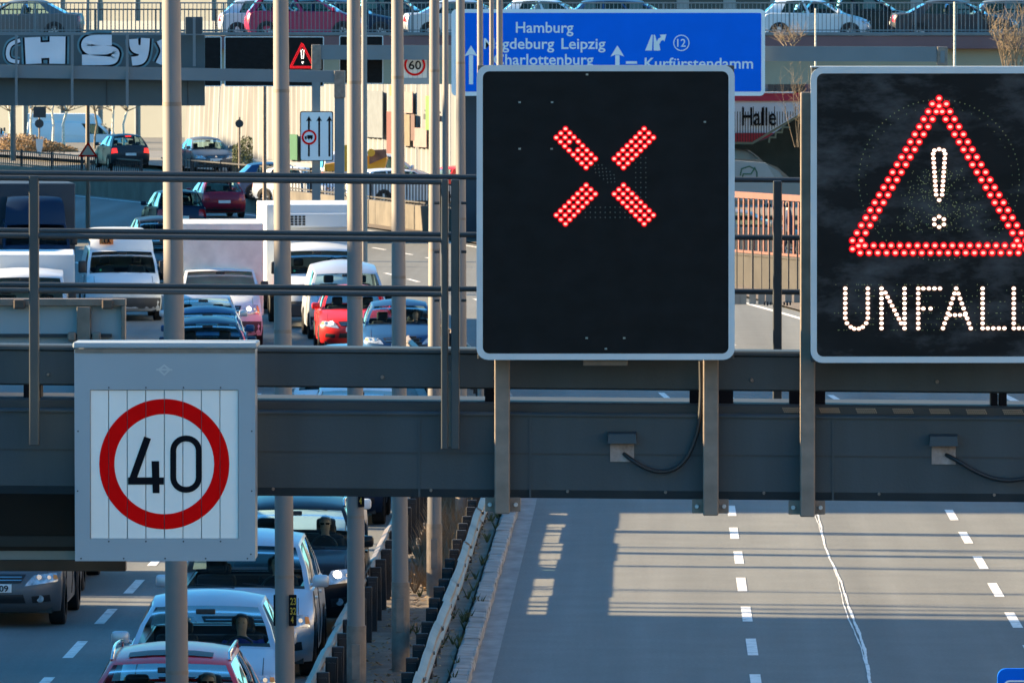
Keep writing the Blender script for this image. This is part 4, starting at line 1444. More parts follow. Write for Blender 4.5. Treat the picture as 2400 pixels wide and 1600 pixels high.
WALK = [(0, 0, .95, .13), (0, 0, 1.18, .13), (0, 0, 1.38, .15), (0, 0, 1.50, .065), (0, .02, 1.60, .085), (0, .03, 1.70, .07),
        (.19, 0, 1.40, .06), (.24, -.12, 1.14, .05), (.22, .0, .90, .035), (-.19, 0, 1.40, .06), (-.24, .12, 1.14, .05), (-.22, .25, .93, .035),
        (.10, .0, .90, .095), (.10, .18, .50, .065), (.10, .30, .08, .045), (.10, .44, .05, .04),
        (-.10, .0, .90, .095), (-.10, -.05, .50, .065), (-.10, -.30, .12, .045), (-.10, -.18, .05, .04)]
WE = [(0, 1), (1, 2), (2, 3), (3, 4), (4, 5), (2, 6), (6, 7), (7, 8), (2, 9), (9, 10), (10, 11), (0, 12), (12, 13), (13, 14), (14, 15), (0, 16), (16, 17), (17, 18), (18, 19)]
wm = skin_mesh(WALK, WE, [navy, jeans, skin_m], lambda c: 2 if c.z > 1.51 else (1 if c.z < .98 and abs(c.x) < .17 else 0))
pe = thing('person', 'person in dark clothes walking behind the orange railing', 'person', (at(1848, 560, 262).x, 262, 0.62), R(-80), local=True)
o = bpy.data.objects.new('body', wm); C.objects.link(o); o.parent = pe; ORG[o.name] = Vector()
def hair(parent, c, r, m, name='hair'):
    b = MB()
    rows = []
    for i in range(7):
        th = R(-5) + R(95) * i / 6
        rows.append([Vector((c[0] + r * 1.0 * math.cos(th) * math.cos(2 * PI * k / 14), c[1] - .012 + r * 1.12 * math.cos(th) * math.sin(2 * PI * k / 14) - (.03 if math.sin(2 * PI * k / 14) > .3 and i < 3 else 0),
                             c[2] + r * 1.12 * math.sin(th) + (.05 if math.sin(2 * PI * k / 14) > .5 and i < 2 else -.03 * (i < 1)))) for k in range(14)])
    b.grid(rows, close=True)
    return b.build(name, m, parent, True)
hair(pe, (0, .02, 1.64), .098, hair_m)

# ------------------------------------------------------------------ vegetation at the far side
def twig_shrub(name, label, px, py, Y, w, h, n, m, thick=.018):
    base = at(px, py, Y)
    t = thing(name, label, 'shrub', base)
    b = MB()
    for i in range(n):
        a = random.uniform(-1, 1)
        top = base + Vector((a * w + random.gauss(0, w * .15), random.uniform(-.8, .8), h * random.uniform(.6, 1.0)))
        mid = base.lerp(top, .5) + Vector((random.gauss(0, .12), random.gauss(0, .1), 0))
        st = base + Vector((a * w * .35, random.uniform(-.3, .3), 0))
        b.tube([st, mid, top], thick, thick * .35, 5, caps=False)
        for q in range(9):
            u = random.uniform(.3, .97)
            s_ = st.lerp(mid, u * 2) if u < .5 else mid.lerp(top, u * 2 - 1)
            e = s_ + Vector((random.gauss(0, .28), random.gauss(0, .25), random.uniform(.15, .55)))
            b.tube([s_, e], thick * .5, thick * .2, 4, caps=False)
    b.build('branches', m, t)
    return t
twig_shrub('bare_shrub', 'bare brown shrub rising in front of the beige bridge wall at the right edge', 2375, 170, 296, 1.0, 2.2, 26, twig_m)
twig_shrub('bare_shrub', 'bare twiggy shrub left of the accident warning sign, over the footbridge', 1874, 345, 300, 0.6, 3.4, 9, twig_m, .009)
twig_shrub('bare_shrub', 'small dry twigs standing on the grey beam before the white car', 1850, 108, 300, .6, .5, 9, twig_m, .012)
def hedge(name, label, poly, Y, n, m, sz, dep=1.2):
    xs_ = [p[0] for p in poly]
    t = thing(name, label, 'hedge', at(sum(xs_) / len(xs_), max(p[1] for p in poly), Y))
    b = MB()
    top = sorted(poly)
    for i in range(n):
        px = random.uniform(min(xs_), max(xs_))
        tops = [p for p in poly if p[2]]
        tops.sort()
        y0 = tops[0][1]
        for a, c in zip(tops, tops[1:]):
            if a[0] <= px <= c[0]:
                y0 = a[1] + (c[1] - a[1]) * (px - a[0]) / (c[0] - a[0])
        yb = max(p[1] for p in poly)
        py = y0 + (yb - y0) * random.random() ** .8 + random.gauss(0, 1.5)
        c = at(px, py, Y + random.uniform(-dep, dep))
        u = Vector((random.gauss(0, 1), random.gauss(0, 1), random.gauss(.6, 1))).normalized() * sz * random.uniform(.5, 1.4)
        v = u.cross(Vector((random.random(), random.random(), random.random()))).normalized() * sz * .28
        b.add([c - u, c + v, c + u, c - v], [(0, 1, 2, 3)])
    b.build('foliage', m, t)
    MB().box(tuple(at(min(xs_), max(p[1] for p in poly), Y) - Vector((0, .2, .2))), tuple(at(max(xs_), max(p[1] for p in poly) - 4, Y) + Vector((0, .2, 0)))).build('stems', twig_m, t)
    return t
hedge('brown_hedge', 'brown leafless hedge above the dark fence at the far left', [(-5, 318, 1), (60, 312, 1), (120, 330, 1), (182, 350, 1), (182, 368, 0), (-5, 368, 0)], 428, 6500, leaf_brown, .085)
hedge('green_bush', 'small green bush by the corrugated wall below the bridge', [(545, 345, 1), (570, 318, 1), (592, 322, 1), (592, 392, 0), (545, 392, 0)], 372, 1100, leaf_green, .085, .6)
for i, (px, w) in enumerate(((22, 6), (73, 7), (124, 6), (150, 7), (222, 5), (265, 6), (290, 6))):
    lb = ('leftmost of the thin white birch trunks before the white van', 'second white birch trunk from the left, left of the round sign', 'third birch trunk from the left, right of the round sign',
          'fourth birch trunk from the left, before the white van body', 'dark leaning young tree beside the slim pole before the van', 'birch trunk before the cab window of the white van', 'birch trunk before the windscreen of the white van')[i]
    Y = 440
    p = at(px, 352, Y)
    r_ = w * Y / FPX / 2
    t = thing('birch_tree', lb, 'tree', p)
    pts = [p + Vector((random.gauss(0, .03) * k, 0, .65 * k)) for k in range(8)]
    MB().tube(pts, r_ * 1.1, r_ * .4, 8).build('trunk', birch_m if i != 4 else twig_m, t, True)
    b = MB()
    for k in range(26):
        s_ = pts[random.randint(3, 7)]
        e = s_ + Vector((random.gauss(0, .6), random.gauss(0, .6), random.uniform(.2, .8)))
        b.tube([s_, e], .03, .008, 4, caps=False)
        for q in range(3):
            f_ = s_.lerp(e, random.uniform(.4, .9))
            b.tube([f_, f_ + Vector((random.gauss(0, .35), random.gauss(0, .35), random.uniform(.1, .5)))], .012, .004, 4, caps=False)
    b.build('crown', twig_m, t)
# small road signs near the hedge
def sign_on_post(name, label, px, pyb, pyt, Y, kind):
    t = thing(name, label, 'sign', at(px, pyb, Y))
    a, c = at(px, pyb, Y), at(px, pyt, Y)
    MB().tube([a, c], .045, n=8).build('post', galv, t, True)
    return t
t = sign_on_post('round_sign', 'dark backed round sign on a thin post before the hedge', 92, 372, 250, 415, 0)
MB().prism(pp(circ(92, 290, 10.5, 20), 414.9), 414.86, 414.9).build('disc', steel_dark, t)
MB().prism(pp([(78, 250), (108, 250), (108, 276), (78, 276)], 414.9), 414.86, 414.9).build('upper_plate', steel_dark, t)
MB().prism(pp([(84, 326), (102, 326), (100, 345), (95, 362), (89, 362), (85, 345)], 414.9), 414.86, 414.9).build('lower_plate', frame_grey, t)
t = sign_on_post('round_sign', 'dark backed round sign on a thin post before the corrugated wall', 561, 395, 275, 368, 0)
MB().prism(pp(circ(561, 290, 9.5, 20), 367.9), 367.86, 367.9).build('disc', steel_dark, t)
t = sign_on_post('triangle_sign', 'red bordered white warning triangle on the slim pole at the far left', 206, 400, 335, 318, 0)
MB().prism(pp([(184, 367), (206, 333), (228, 367)], 317.8), 317.78, 317.8).build('plate', sign_white, t)
b = MB()
for qd in strokes([(187, 365.5), (206, 336), (225, 365.5)], 4.2, True): b.flat(pp(qd, 317.76), 317.76)
b.build('red_border', red_foil, t)

# ------------------------------------------------------------------ vehicles
glass_ws = glass_mat('car_glass', (0.64, 0.78, 0.78), .09)
glass_dk = glass_mat('car_glass_dark', (0.26, 0.36, 0.38), .10)
tyre_m = mat('tyre_rubber', (0.014, 0.014, 0.016), .8)
rim_m = mat('rim_alloy', (0.42, 0.43, 0.45), .35, .7)
trim_m = mat('black_trim', (0.014, 0.015, 0.018), .5)
inner_m = mat('interior_dark', (0.022, 0.024, 0.028), .8)
seat_m = mat('seat_cloth', (0.03, 0.032, 0.038), .9)
lens_m = mat('headlamp_lens', (0.42, 0.46, 0.50), .12, .35, .45, 16.0, coat=.6)
bulb_m = mat('headlamp_chrome', (0.45, 0.47, 0.50), .2, .9)
bulb_on = mat('headlamp_lit', (1, .95, .85), .3, emit=(1.0, .84, .62), estr=2.6)
amber_m = mat('indicator_amber', (0.75, 0.25, 0.02), .3)
tail_m = mat('tail_red', (0.50, 0.008, 0.015), .25, coat=.5)
tail_on = mat('tail_red_lit', (0.6, 0.01, 0.01), .3, emit=(1, .03, .02), estr=.35)
plate_m = mat('plate_white', (0.72, 0.72, 0.70), .5)
chrome_m = mat('chrome', (0.62, 0.64, 0.66), .12, 1.0)
def paint(name, col, metal=.35, rough=.30):
    dk = max(col) < .2
    return mat('paint_' + name, col, rough + (.1 if dk else .04), metal * (.5 if dk else 1), .04, 1.5, coat=.12 if dk else .3, spec=.14 if dk else .3, dirt=.12, dcol=tuple(c * .7 + .03 for c in col))
P_SIL = paint('silver', (0.47, 0.51, 0.56), .55, .34)
P_SILB = paint('pale_silver', (0.52, 0.55, 0.60), .5, .34)
P_WHT = paint('white', (0.62, 0.66, 0.70), 0, .3)
P_RED = paint('red', (0.52, 0.02, 0.035), .1, .28)
P_BRED = paint('bright_red', (0.62, 0.022, 0.022), 0, .3)
P_WINE = paint('wine', (0.24, 0.008, 0.03), .15, .28)
P_MAG = paint('magenta', (0.36, 0.012, 0.075), .15, .3)
P_NAVY = paint('navy', (0.012, 0.028, 0.065), .2, .25)
P_BLUE = paint('blue', (0.02, 0.07, 0.17), .3, .25)
P_BLK = paint('black', (0.012, 0.014, 0.018), .1, .22)
P_GREY = paint('grey', (0.12, 0.135, 0.15), .5, .32)
P_DGREY = paint('dark_grey', (0.045, 0.05, 0.058), .4, .3)
P_BEIGE = paint('beige', (0.36, 0.32, 0.26), .4, .35)
P_TEAL = paint('teal_truck', (0.012, 0.09, 0.11), .1, .35)
cargo_m = mat('cargo_white', (0.60, 0.64, 0.67), .5, 0, .05, 1.0, dirt=.3, dcol=(.5, .5, .49))

TY = {
 'sedan': dict(W=1.77, body=[(2.10, .20), (2.24, .28), (2.30, .40), (2.29, .52), (2.26, .62), (2.18, .71), (2.0, .775), (1.6, .865), (1.22, .94), (.5, .95), (-.6, .96), (-1.6, .99), (-1.95, 1.0), (-2.22, .98), (-2.28, .85), (-2.30, .6), (-2.27, .38), (-2.1, .24)],
    nf=7, nr=5, gh=(1.25, .925, .38, 1.385, -1.0, 1.40, -1.78, .98), arch=.05, wb=.815, wt=.60, side=[(0, .045, 0), (.045, .42, 1), (.42, .46, 0), (.46, .80, 1), (.80, 1, 0)], wh=(1.42, -1.30), r=.315, hip=.42, seat=-.10),
 'estate': dict(W=1.78, body=[(2.10, .20), (2.24, .28), (2.30, .40), (2.29, .52), (2.26, .62), (2.18, .72), (2.0, .79), (1.6, .875), (1.22, .95), (.5, .96), (-.6, .97), (-1.9, .99), (-2.22, .99), (-2.28, .85), (-2.30, .6), (-2.27, .38), (-2.1, .24)],
    nf=7, nr=5, gh=(1.25, .935, .40, 1.40, -1.75, 1.41, -2.18, .99), arch=.05, wb=.82, wt=.60, side=[(0, .04, 0), (.04, .34, 1), (.34, .37, 0), (.37, .64, 1), (.64, .67, 0), (.67, .93, 1), (.93, 1, 0)], wh=(1.42, -1.25), r=.315, hip=.43, seat=-.10),
 'hatch': dict(W=1.74, body=[(1.80, .20), (1.93, .28), (2.0, .40), (1.99, .54), (1.96, .64), (1.87, .74), (1.7, .81), (1.4, .90), (1.1, .965), (.5, .97), (-.6, .99), (-1.6, 1.0), (-1.86, .99), (-1.95, .85), (-1.98, .6), (-1.94, .38), (-1.8, .24)],
    nf=7, nr=5, gh=(1.16, .95, .34, 1.42, -1.35, 1.43, -1.82, 1.0), arch=.05, wb=.80, wt=.60, side=[(0, .045, 0), (.045, .42, 1), (.42, .46, 0), (.46, .80, 1), (.80, 1, 0)], wh=(1.25, -1.23), r=.305, hip=.46, seat=-.08),
 'mpv': dict(W=1.80, body=[(1.98, .20), (2.10, .28), (2.17, .40), (2.16, .56), (2.12, .68), (2.02, .79), (1.85, .87), (1.55, .96), (1.28, 1.03), (.5, 1.04), (-.8, 1.05), (-1.8, 1.06), (-2.05, 1.05), (-2.14, .85), (-2.16, .6), (-2.12, .38), (-1.95, .24)],
    nf=7, nr=5, gh=(1.34, 1.015, .45, 1.55, -1.65, 1.57, -2.05, 1.06), arch=.05, wb=.83, wt=.65, side=[(0, .05, 0), (.05, .38, 1), (.38, .42, 0), (.42, .70, 1), (.70, .74, 0), (.74, .93, 1), (.93, 1, 0)], wh=(1.35, -1.32), r=.325, hip=.56, seat=.02),
 'suv': dict(W=1.84, body=[(2.02, .26), (2.14, .34), (2.22, .48), (2.21, .66), (2.18, .78), (2.10, .90), (1.95, .96), (1.55, 1.035), (1.2, 1.08), (.5, 1.09), (-.8, 1.10), (-1.8, 1.11), (-2.08, 1.10), (-2.17, .9), (-2.2, .66), (-2.16, .46), (-2.0, .30)],
    nf=7, nr=5, gh=(1.26, 1.065, .42, 1.60, -1.65, 1.62, -2.08, 1.11), arch=.05, wb=.83, wt=.64, side=[(0, .045, 0), (.045, .38, 1), (.38, .42, 0), (.42, .70, 1), (.70, .74, 0), (.74, .93, 1), (.93, 1, 0)], wh=(1.32, -1.35), r=.36, hip=.63, seat=-.05),
 'smallvan': dict(W=1.92, body=[(2.22, .24), (2.36, .32), (2.42, .46), (2.41, .66), (2.37, .80), (2.26, .92), (2.05, 1.0), (1.8, 1.07), (1.62, 1.12), (.5, 1.13), (-1.0, 1.14), (-2.2, 1.15), (-2.35, 1.14), (-2.40, .9), (-2.42, .6), (-2.38, .42), (-2.2, .30)],
    nf=7, nr=5, gh=(1.68, 1.10, .98, 1.62, -2.25, 1.72, -2.36, 1.14), arch=.10, wb=.90, wt=.76, side=[(0, .045, 0), (.045, .30, 1), (.30, 1, 0)], wh=(1.62, -1.42), r=.325, hip=.75, seat=.55, crown=.10),
 'van': dict(W=1.98, body=[(2.50, .26), (2.64, .34), (2.70, .50), (2.69, .74), (2.66, .90), (2.56, 1.02), (2.36, 1.10), (2.15, 1.17), (1.98, 1.22), (.5, 1.23), (-1.0, 1.24), (-2.5, 1.25), (-2.66, 1.24), (-2.69, .9), (-2.70, .6), (-2.66, .42), (-2.5, .32)],
    nf=7, nr=5, gh=(2.03, 1.20, 1.30, 1.82, -2.6, 1.86, -2.66, 1.24), arch=.03, wb=.93, wt=.82, side=[(0, .045, 0), (.045, .26, 1), (.26, 1, 0)], wh=(1.80, -1.60), r=.345, hip=.85, seat=.80, crown=.05),
 'cab': dict(W=2.04, body=[(1.62, .30), (1.72, .38), (1.76, .55), (1.75, .82), (1.72, 1.0), (1.64, 1.14), (1.48, 1.23), (1.33, 1.29), (1.22, 1.33), (.6, 1.34), (.0, 1.35), (-.5, 1.36), (-.62, 1.35), (-.64, .9), (-.64, .6), (-.62, .42), (-.5, .34)],
    nf=7, nr=5, gh=(1.26, 1.32, .72, 1.98, -.55, 2.10, -.62, 1.35), arch=.02, wb=.96, wt=.86, side=[(0, .08, 0), (.08, .62, 1), (.62, 1, 0)], wh=(.95, -3.1), r=.40, hip=.95, seat=.25, crown=.06),
}
def lerp(a, b, t): return a + (b - a) * t
WHEEL = {}
def wheel_meshes(r):
    if r in WHEEL: return WHEEL[r]
    w = .105
    b = MB()
    n = 24
    prof = [(-w, r * .66), (-w, r * .93), (-w * .8, r), (w * .8, r), (w, r * .93), (w, r * .66)]
    rows = [[Vector((x, rad * math.cos(2 * PI * k / n), rad * math.sin(2 * PI * k / n))) for k in range(n)] for x, rad in prof]
    b.grid(rows, close=True)
    o = b.build('tyre', tyre_m, None, True); ty_ = o.data; bpy.data.objects.remove(o)
    b = MB()
    b.tube([(-w * .55, 0, 0), (w * .55, 0, 0)], r * .22, n=10)
    for sx in (-1, 1):
        for k in range(7):
            a = 2 * PI * k / 7
            c, s_ = math.cos(a), math.sin(a)
            t_ = Vector((0, -s_, c)); d_ = Vector((0, c, s_))
            x = sx * w * .72
            vs = []
            for rad, hw_ in ((r * .12, r * .07), (r * .67, r * .10)):
                for sg in (-1, 1):
                    vs.append(d_ * rad + t_ * hw_ * sg + Vector((x, 0, 0)))
            for v in list(vs): vs.append(v - Vector((sx * .02, 0, 0)))
            b.add(vs, [(0, 1, 3, 2), (4, 6, 7, 5), (0, 2, 6, 4), (1, 5, 7, 3)])
    o = b.build('rim', rim_m, None, False); ri_ = o.data; bpy.data.objects.remove(o)
    b = MB(); b.tube([(-w * .4, 0, 0), (w * .4, 0, 0)], r * .66, n=20)
    o = b.build('brake', trim_m); br_ = o.data; bpy.data.objects.remove(o)
    WHEEL[r] = (ty_, ri_, br_)
    return WHEEL[r]

def vehicle(name, label, cat, typ, pm, X, Yf, rz, z=0.0, lit=False, tail=False, box=None, highroof=0.0, rails=False, sunroof=False, grille='bar', detail=True, plate_txt=None,
            glass=None, group=None, lowdark=False, fogs=False):
    """Yf is the y of the nearest end; the local +Y axis is the driving direction"""
    T = TY[typ]
    body = T['body']
    hw = T['W'] / 2
    Lf, Lr = max(p[0] for p in body), -min(p[0] for p in body)
    ca = math.cos(rz)
    cy = Yf + (Lf if ca < 0 else Lr) if abs(ca) > .3 else Yf
    t = thing(name, label, cat, (X, cy, z), rz, group, local=True)
    ztop = max(p[1] for p in body)
    def D(u, y, zz):
        au = abs(u)
        k = min(1, max(0, (y - (Lf - .95)) / .95))
        kr = min(1, max(0, (-y - (Lr - .6)) / .6))
        e = max(0, (au - .86) / .14) ** 2
        kt = min(1, max(0, (zz - .55) / .25))
        y2 = y - (.30 * au ** 3 + .05 * e) * k + (.16 * au ** 3 + .04 * e) * kr
        z2 = zz - (.045 * au ** 4 + .03 * e) * kt * (1 if (y > T['gh'][0] - .05 or y < T['gh'][6] + .05) else .35)
        wf = 1 - .24 * (zz - .58) ** 2 if zz < 1.0 else 1 - .042 - .04 * (zz - 1.0)
        return Vector((u * hw * wf, y2, z2))
    us = [-1, -.985, -.955, -.90, -.80, -.6, -.3, 0, .3, .6, .8, .90, .955, .985, 1]
    b = MB()
    rows = [[D(u, y, zz) for y, zz in body] for u in us]
    nb = len(body)
    b.v += [p for r_ in rows for p in r_]
    gf, gr = T['gh'][0], T['gh'][6]
    for i in range(len(us) - 1):
        for j in range(nb - 1):
            if abs(us[i]) <= .81 and abs(us[i + 1]) <= .81 and body[j][0] <= gf + .04 and body[j + 1][0] >= gr + .1 and body[j][1] > .9: continue
            b.f.append((i * nb + j, i * nb + j + 1, (i + 1) * nb + j + 1, (i + 1) * nb + j)); b.m.append(0)
    b.f.append(tuple(range(nb))); b.m.append(0)
    b.f.append(tuple((len(us) - 1) * nb + i for i in range(nb - 1, -1, -1))); b.m.append(0)
    # greenhouse
    yb_f, zb_f, yt_f, zt_f, yt_r, zt_r, yb_r, zb_r = T['gh']
    wb, wt = T['wb'] * hw / .89 if hw > .89 else T['wb'], T['wt']
    wb = min(T['wb'], hw * .955)
    arch, crown = T['arch'], T.get('crown', .045)
    bul = .16 if typ not in ('cab', 'van') else .12
    vl = [-.04, .07, .5, .93, 1.0]
    fu = [-1, -.925, -.6, -.3, 0, .3, .6, .925, 1]
    cc = .03
    def Fp(u, v):
        w = lerp(wb, wt, v) + .035 * 4 * max(v, 0) * (1 - v) * .6
        return Vector((u * w, lerp(yb_f, yt_f, v) - bul * (1 - .3 * v) * u * u, lerp(zb_f, zt_f, v) - cc * u * u + .02 * math.sin(max(v, 0) * PI)))
    def Rp(u, v):
        w = lerp(wb, wt, v) + .035 * 4 * max(v, 0) * (1 - v) * .6
        return Vector((u * w, lerp(yb_r, yt_r, v) + .08 * u * u, lerp(zb_r, zt_r, v) - cc * u * u))
    def Sp(sg, tt, v):
        a, c_ = Fp(sg, v), Rp(sg, v)
        p = a.lerp(c_, tt)
        p.z += max(v, 0) * arch * 4 * tt * (1 - tt)
        p.x += sg * .02 * math.sin(PI * tt)
        return p
    gm = glass or glass_ws
    panes = {}
    def quad(tgt, a, b_, c_, d_):
        n_ = len(tgt.v); tgt.v += [a, b_, c_, d_]; tgt.f.append((n_, n_ + 1, n_ + 2, n_ + 3)); tgt.m.append(0)
    for fn, key in ((Fp, 'windscreen'), (Rp, 'rear_window')):
        panes[key] = MB()
        blind = key == 'rear_window' and (typ == 'cab' or (typ in ('van',)))
        for j in range(len(vl) - 1):
            for i in range(len(fu) - 1):
                g_ = 0 < j < len(vl) - 2 and 0 < i < len(fu) - 2 and not blind
                quad(panes[key] if g_ else b, fn(fu[i], vl[j]), fn(fu[i + 1], vl[j]), fn(fu[i + 1], vl[j + 1]), fn(fu[i], vl[j + 1]))
    for sg in (-1, 1):
        for si, (ta, tb_, g_) in enumerate(T['side']):
            tgt = b
            m_ = 3 if tb_ - ta > .2 else 1
            pane = MB() if g_ else None
            for j in range(len(vl) - 1):
                for q in range(m_):
                    x0, x1 = lerp(ta, tb_, q / m_), lerp(ta, tb_, (q + 1) / m_)
                    tg = pane if (g_ and 0 < j < len(vl) - 2) else b
                    quad(tg, Sp(sg, x0, vl[j]), Sp(sg, x1, vl[j]), Sp(sg, x1, vl[j + 1]), Sp(sg, x0, vl[j + 1]))
            if pane and pane.f: panes['side_window_%d_%d' % (sg, si)] = pane
    rt = []
    nt = 8
    for i in range(nt + 1):
        tt = i / nt
        row = []
        for u in fu:
            a, c_ = Fp(u, 1.0), Rp(u, 1.0)
            p = a.lerp(c_, tt)
            p.z += arch * 4 * tt * (1 - tt) + crown * (4 * tt * (1 - tt)) ** .5 * (1 - u * u)
            p.x += u * .02 * math.sin(PI * tt)
            row.append(p)
        rt.append(row)
    b.grid(rt)
    b2 = bmesh.new()
    bo = b.build('body', pm, t, True)
    b2.from_mesh(bo.data); bmesh.ops.remove_doubles(b2, verts=b2.verts[:], dist=.0012); bmesh.ops.recalc_face_normals(b2, faces=b2.faces[:]); b2.to_mesh(bo.data); b2.free()
    bo.data.polygons.foreach_set('use_smooth', [True] * len(bo.data.polygons)); bo.data.set_sharp_from_angle(angle=R(38))
    for key, pb_ in panes.items():
        if not pb_.f: continue
        nm = 'side_window' if key.startswith('side') else key
        po = pb_.build(nm, gm if nm != 'side_window' else glass_dk if typ in ('van', 'smallvan', 'cab') else gm, t, True)
        b2 = bmesh.new(); b2.from_mesh(po.data); bmesh.ops.remove_doubles(b2, verts=b2.verts[:], dist=.0012); b2.to_mesh(po.data); b2.free()
    # interior
    b = MB()
    sy, hip = T['seat'], T['hip']
    rows = [[Vector((u * (wb - .05), y - .10 * u * u, zz)) for u in (-1, -.5, 0, .5, 1)] for y, zz in ((yb_f - .02, zb_f - .03), (yb_f - .16, zb_f + .012), (yb_f - .45, zb_f + .03), (yb_f - .56, zb_f - .01), (yb_f - .60, hip + .05))]
    b.grid(rows)
    b.build('dashboard', inner_m, t)
    b = MB()
    xw, zfl = hw * .80, hip - .14
    ya, yz = yb_f - .58, gr + .12
    b.add([(-xw, ya, zfl), (xw, ya, zfl), (xw, yz, zfl), (-xw, yz, zfl), (-xw, ya, zb_f + .01), (xw, ya, zb_f + .01), (xw, yz, zb_r + .01), (-xw, yz, zb_r + .01)],
          [(0, 1, 2, 3), (0, 3, 7, 4), (1, 5, 6, 2), (3, 2, 6, 7)])
    b.build('cabin_tub', inner_m, t)
    if detail:
        for sx in (-1, 1):
            b = MB()
            x = sx * hw * .42
            b.box((x - .24, sy - .30, hip - .10), (x + .24, sy - .16, hip + .56), bev=.05)
            b.box((x - .125, sy - .29, hip + .58), (x + .125, sy - .19, hip + .77), bev=.04)
            b.build('seat', seat_m, t)
        if typ not in ('van', 'smallvan', 'cab'):
            b = MB()
            yr_ = max(gr + .42, -1.15)
            b.box((-hw * .70, yr_ - .10, hip - .1), (hw * .70, yr_ + .06, hip + .50), bev=.05)
            for sx in (-1, 1): b.box((sx * hw * .40 - .12, yr_ - .09, hip + .50), (sx * hw * .40 + .12, yr_ + .01, hip + .64), bev=.04)
            b.build('rear_seat', seat_m, t)
        b = MB()
        x = -hw * .42
        ring = [Vector((x + .17 * math.cos(a * PI / 8), sy + .48 - .05 * math.sin(a * PI / 8), hip + .42 + .16 * math.sin(a * PI / 8))) for a in range(17)]
        b.tube(ring, .014, n=6, caps=False)
        b.build('steering_wheel', trim_m, t)
        b = MB(); b.box((-.11, yt_f + .20, zt_f - .115), (.11, yt_f + .24, zt_f - .055), bev=.012); b.build('inner_mirror', trim_m, t)
    if detail:
        for sg, x0 in ((1, .10), (-1, -.52)):
            a_, b_ = Fp(x0, .05), Fp(x0 + .62 if sg > 0 else x0 + .50, .13)
            off = Vector((0, .02, .012))
            MB().tube([a_ + off, a_.lerp(b_, .5) + off * 1.3, b_ + off], .009, .006, 5).build('wiper', trim_m, t)
        st = Fp(.62, .17)
        if int(Yf * 10) % 2: MB().tube([st + Vector((0, .004, .002)), st + Vector((0, .012, .006))], .028, n=10).build('sticker', mat('green_sticker', (0.02, 0.30, 0.12), .5), t)
        for sg in (-1, 1):
            hp = [(y, zz) for y, zz in body if y > yb_f - .02 and zz > body[5][1] - .001]
            pts = [D(sg * .80, y, zz) + Vector((0, 0, .002)) for y, zz in hp]
            if len(pts) > 1: MB().tube(pts, .0055, n=4).build('bonnet_gap', trim_m, t)
            for ty_q in (.30, -.05) if typ not in ('van', 'cab', 'smallvan') else (.2,):
                yq = lerp(yb_f, yb_r, ty_q + .12)
                pts = [D(sg, yq, zz) + Vector((sg * .002, 0, 0)) for zz in (.3, .5, .7, .9, ztop - .03) if zz < ztop]
                MB().tube(pts, .006, n=4).build('door_gap', trim_m, t)
                MB().box((sg * (hw * .975), yq - .22, ztop - .16), (sg * (hw * .975 + .035), yq - .06, ztop - .13), bev=.008).build('door_handle', pm, t)
    # front and rear fittings
    fprof = sorted([(zz, y) for y, zz in body[:T['nf']]])
    rprof = sorted([(zz, y) for y, zz in body[-T['nr']:]])
    def yfr(zz, pr):
        if zz <= pr[0][0]: return pr[0][1]
        for (z0, y0), (z1, y1) in zip(pr, pr[1:]):
            if z0 <= zz <= z1: return lerp(y0, y1, (zz - z0) / (z1 - z0 + 1e-9))
        return pr[-1][1]
    def patch(nm, cr, m_, off=.006, end=1, nx=6, nz=3, parent=t, sm=True):
        pr = fprof if end > 0 else rprof
        rows = []
        for j in range(nz + 1):
            row = []
            for i in range(nx + 1):
                a = (lerp(cr[0][0], cr[1][0], i / nx), lerp(cr[0][1], cr[1][1], i / nx))
                c_ = (lerp(cr[3][0], cr[2][0], i / nx), lerp(cr[3][1], cr[2][1], i / nx))
                u, zz = lerp(a[0], c_[0], j / nz), lerp(a[1], c_[1], j / nz)
                p = D(u, yfr(zz, pr), zz)
                nrm = Vector((u * .55, end * 1.0, .12)).normalized()
                row.append(p + nrm * off)
            rows.append(row)
        return MB().grid(rows).build(nm, m_, parent, sm)
    f0, f1, f2, f3, f4, f5 = [body[i][1] for i in (1, 2, 3, 4, 5, 6)]
    dz = f4 - f0
    zl0, zl1 = lerp(f0, f4, .62), lerp(f0, f4, 1.02)
    for sg in (-1, 1):
        hl = patch('headlight', [(sg * .47, zl0 - .01), (sg * .95, zl0 + .05), (sg * .93, zl1 + .0), (sg * .60, zl1 - .045)], lens_m, .008)
        zc = (zl0 + zl1) / 2 + .02
        for uu, rad, mm in ((.68, .055 if lit else .042, bulb_on if lit else bulb_m), (.82, .034, bulb_m)):
            c_ = D(sg * uu, yfr(zc, fprof), zc) + Vector((sg * .004, .012, 0))
            b = MB(); b.tube([c_, c_ + Vector((sg * .004, .012, .002))], rad, rad * .8, 12); b.build('bulb', mm, hl)
        patch('indicator', [(sg * .885, zl0 + .085), (sg * .945, zl0 + .09), (sg * .93, zl1 - .025), (sg * .88, zl1 - .03)], amber_m, .0115, 1, 2, 2, hl)
        # wing mirrors
        mz = zb_f + .09
        my = lerp(yb_f, yt_f, .12) - bul - .05
        b = MB()
        x = sg * (wb + .02)
        b.box((x + sg * .10 - .10, my - .05, mz - .06), (x + sg * .10 + .10, my + .06, mz + (.09 if typ not in ('van', 'cab') else .26)), bev=.04)
        b.tube([(x - sg * .03, my, mz - .04), (x + sg * .06, my, mz - .01)], .025, n=6)
        b.build('wing_mirror', pm if typ not in ('van', 'cab') else trim_m, t, True)
        if typ not in ('van', 'smallvan', 'cab'): patch('fog_recess', [(sg * .60, lerp(f0, f4, .10)), (sg * .86, lerp(f0, f4, .14)), (sg * .84, lerp(f0, f4, .34)), (sg * .58, lerp(f0, f4, .30))], trim_m, .006)
        zf = lerp(f0, f4, .22)
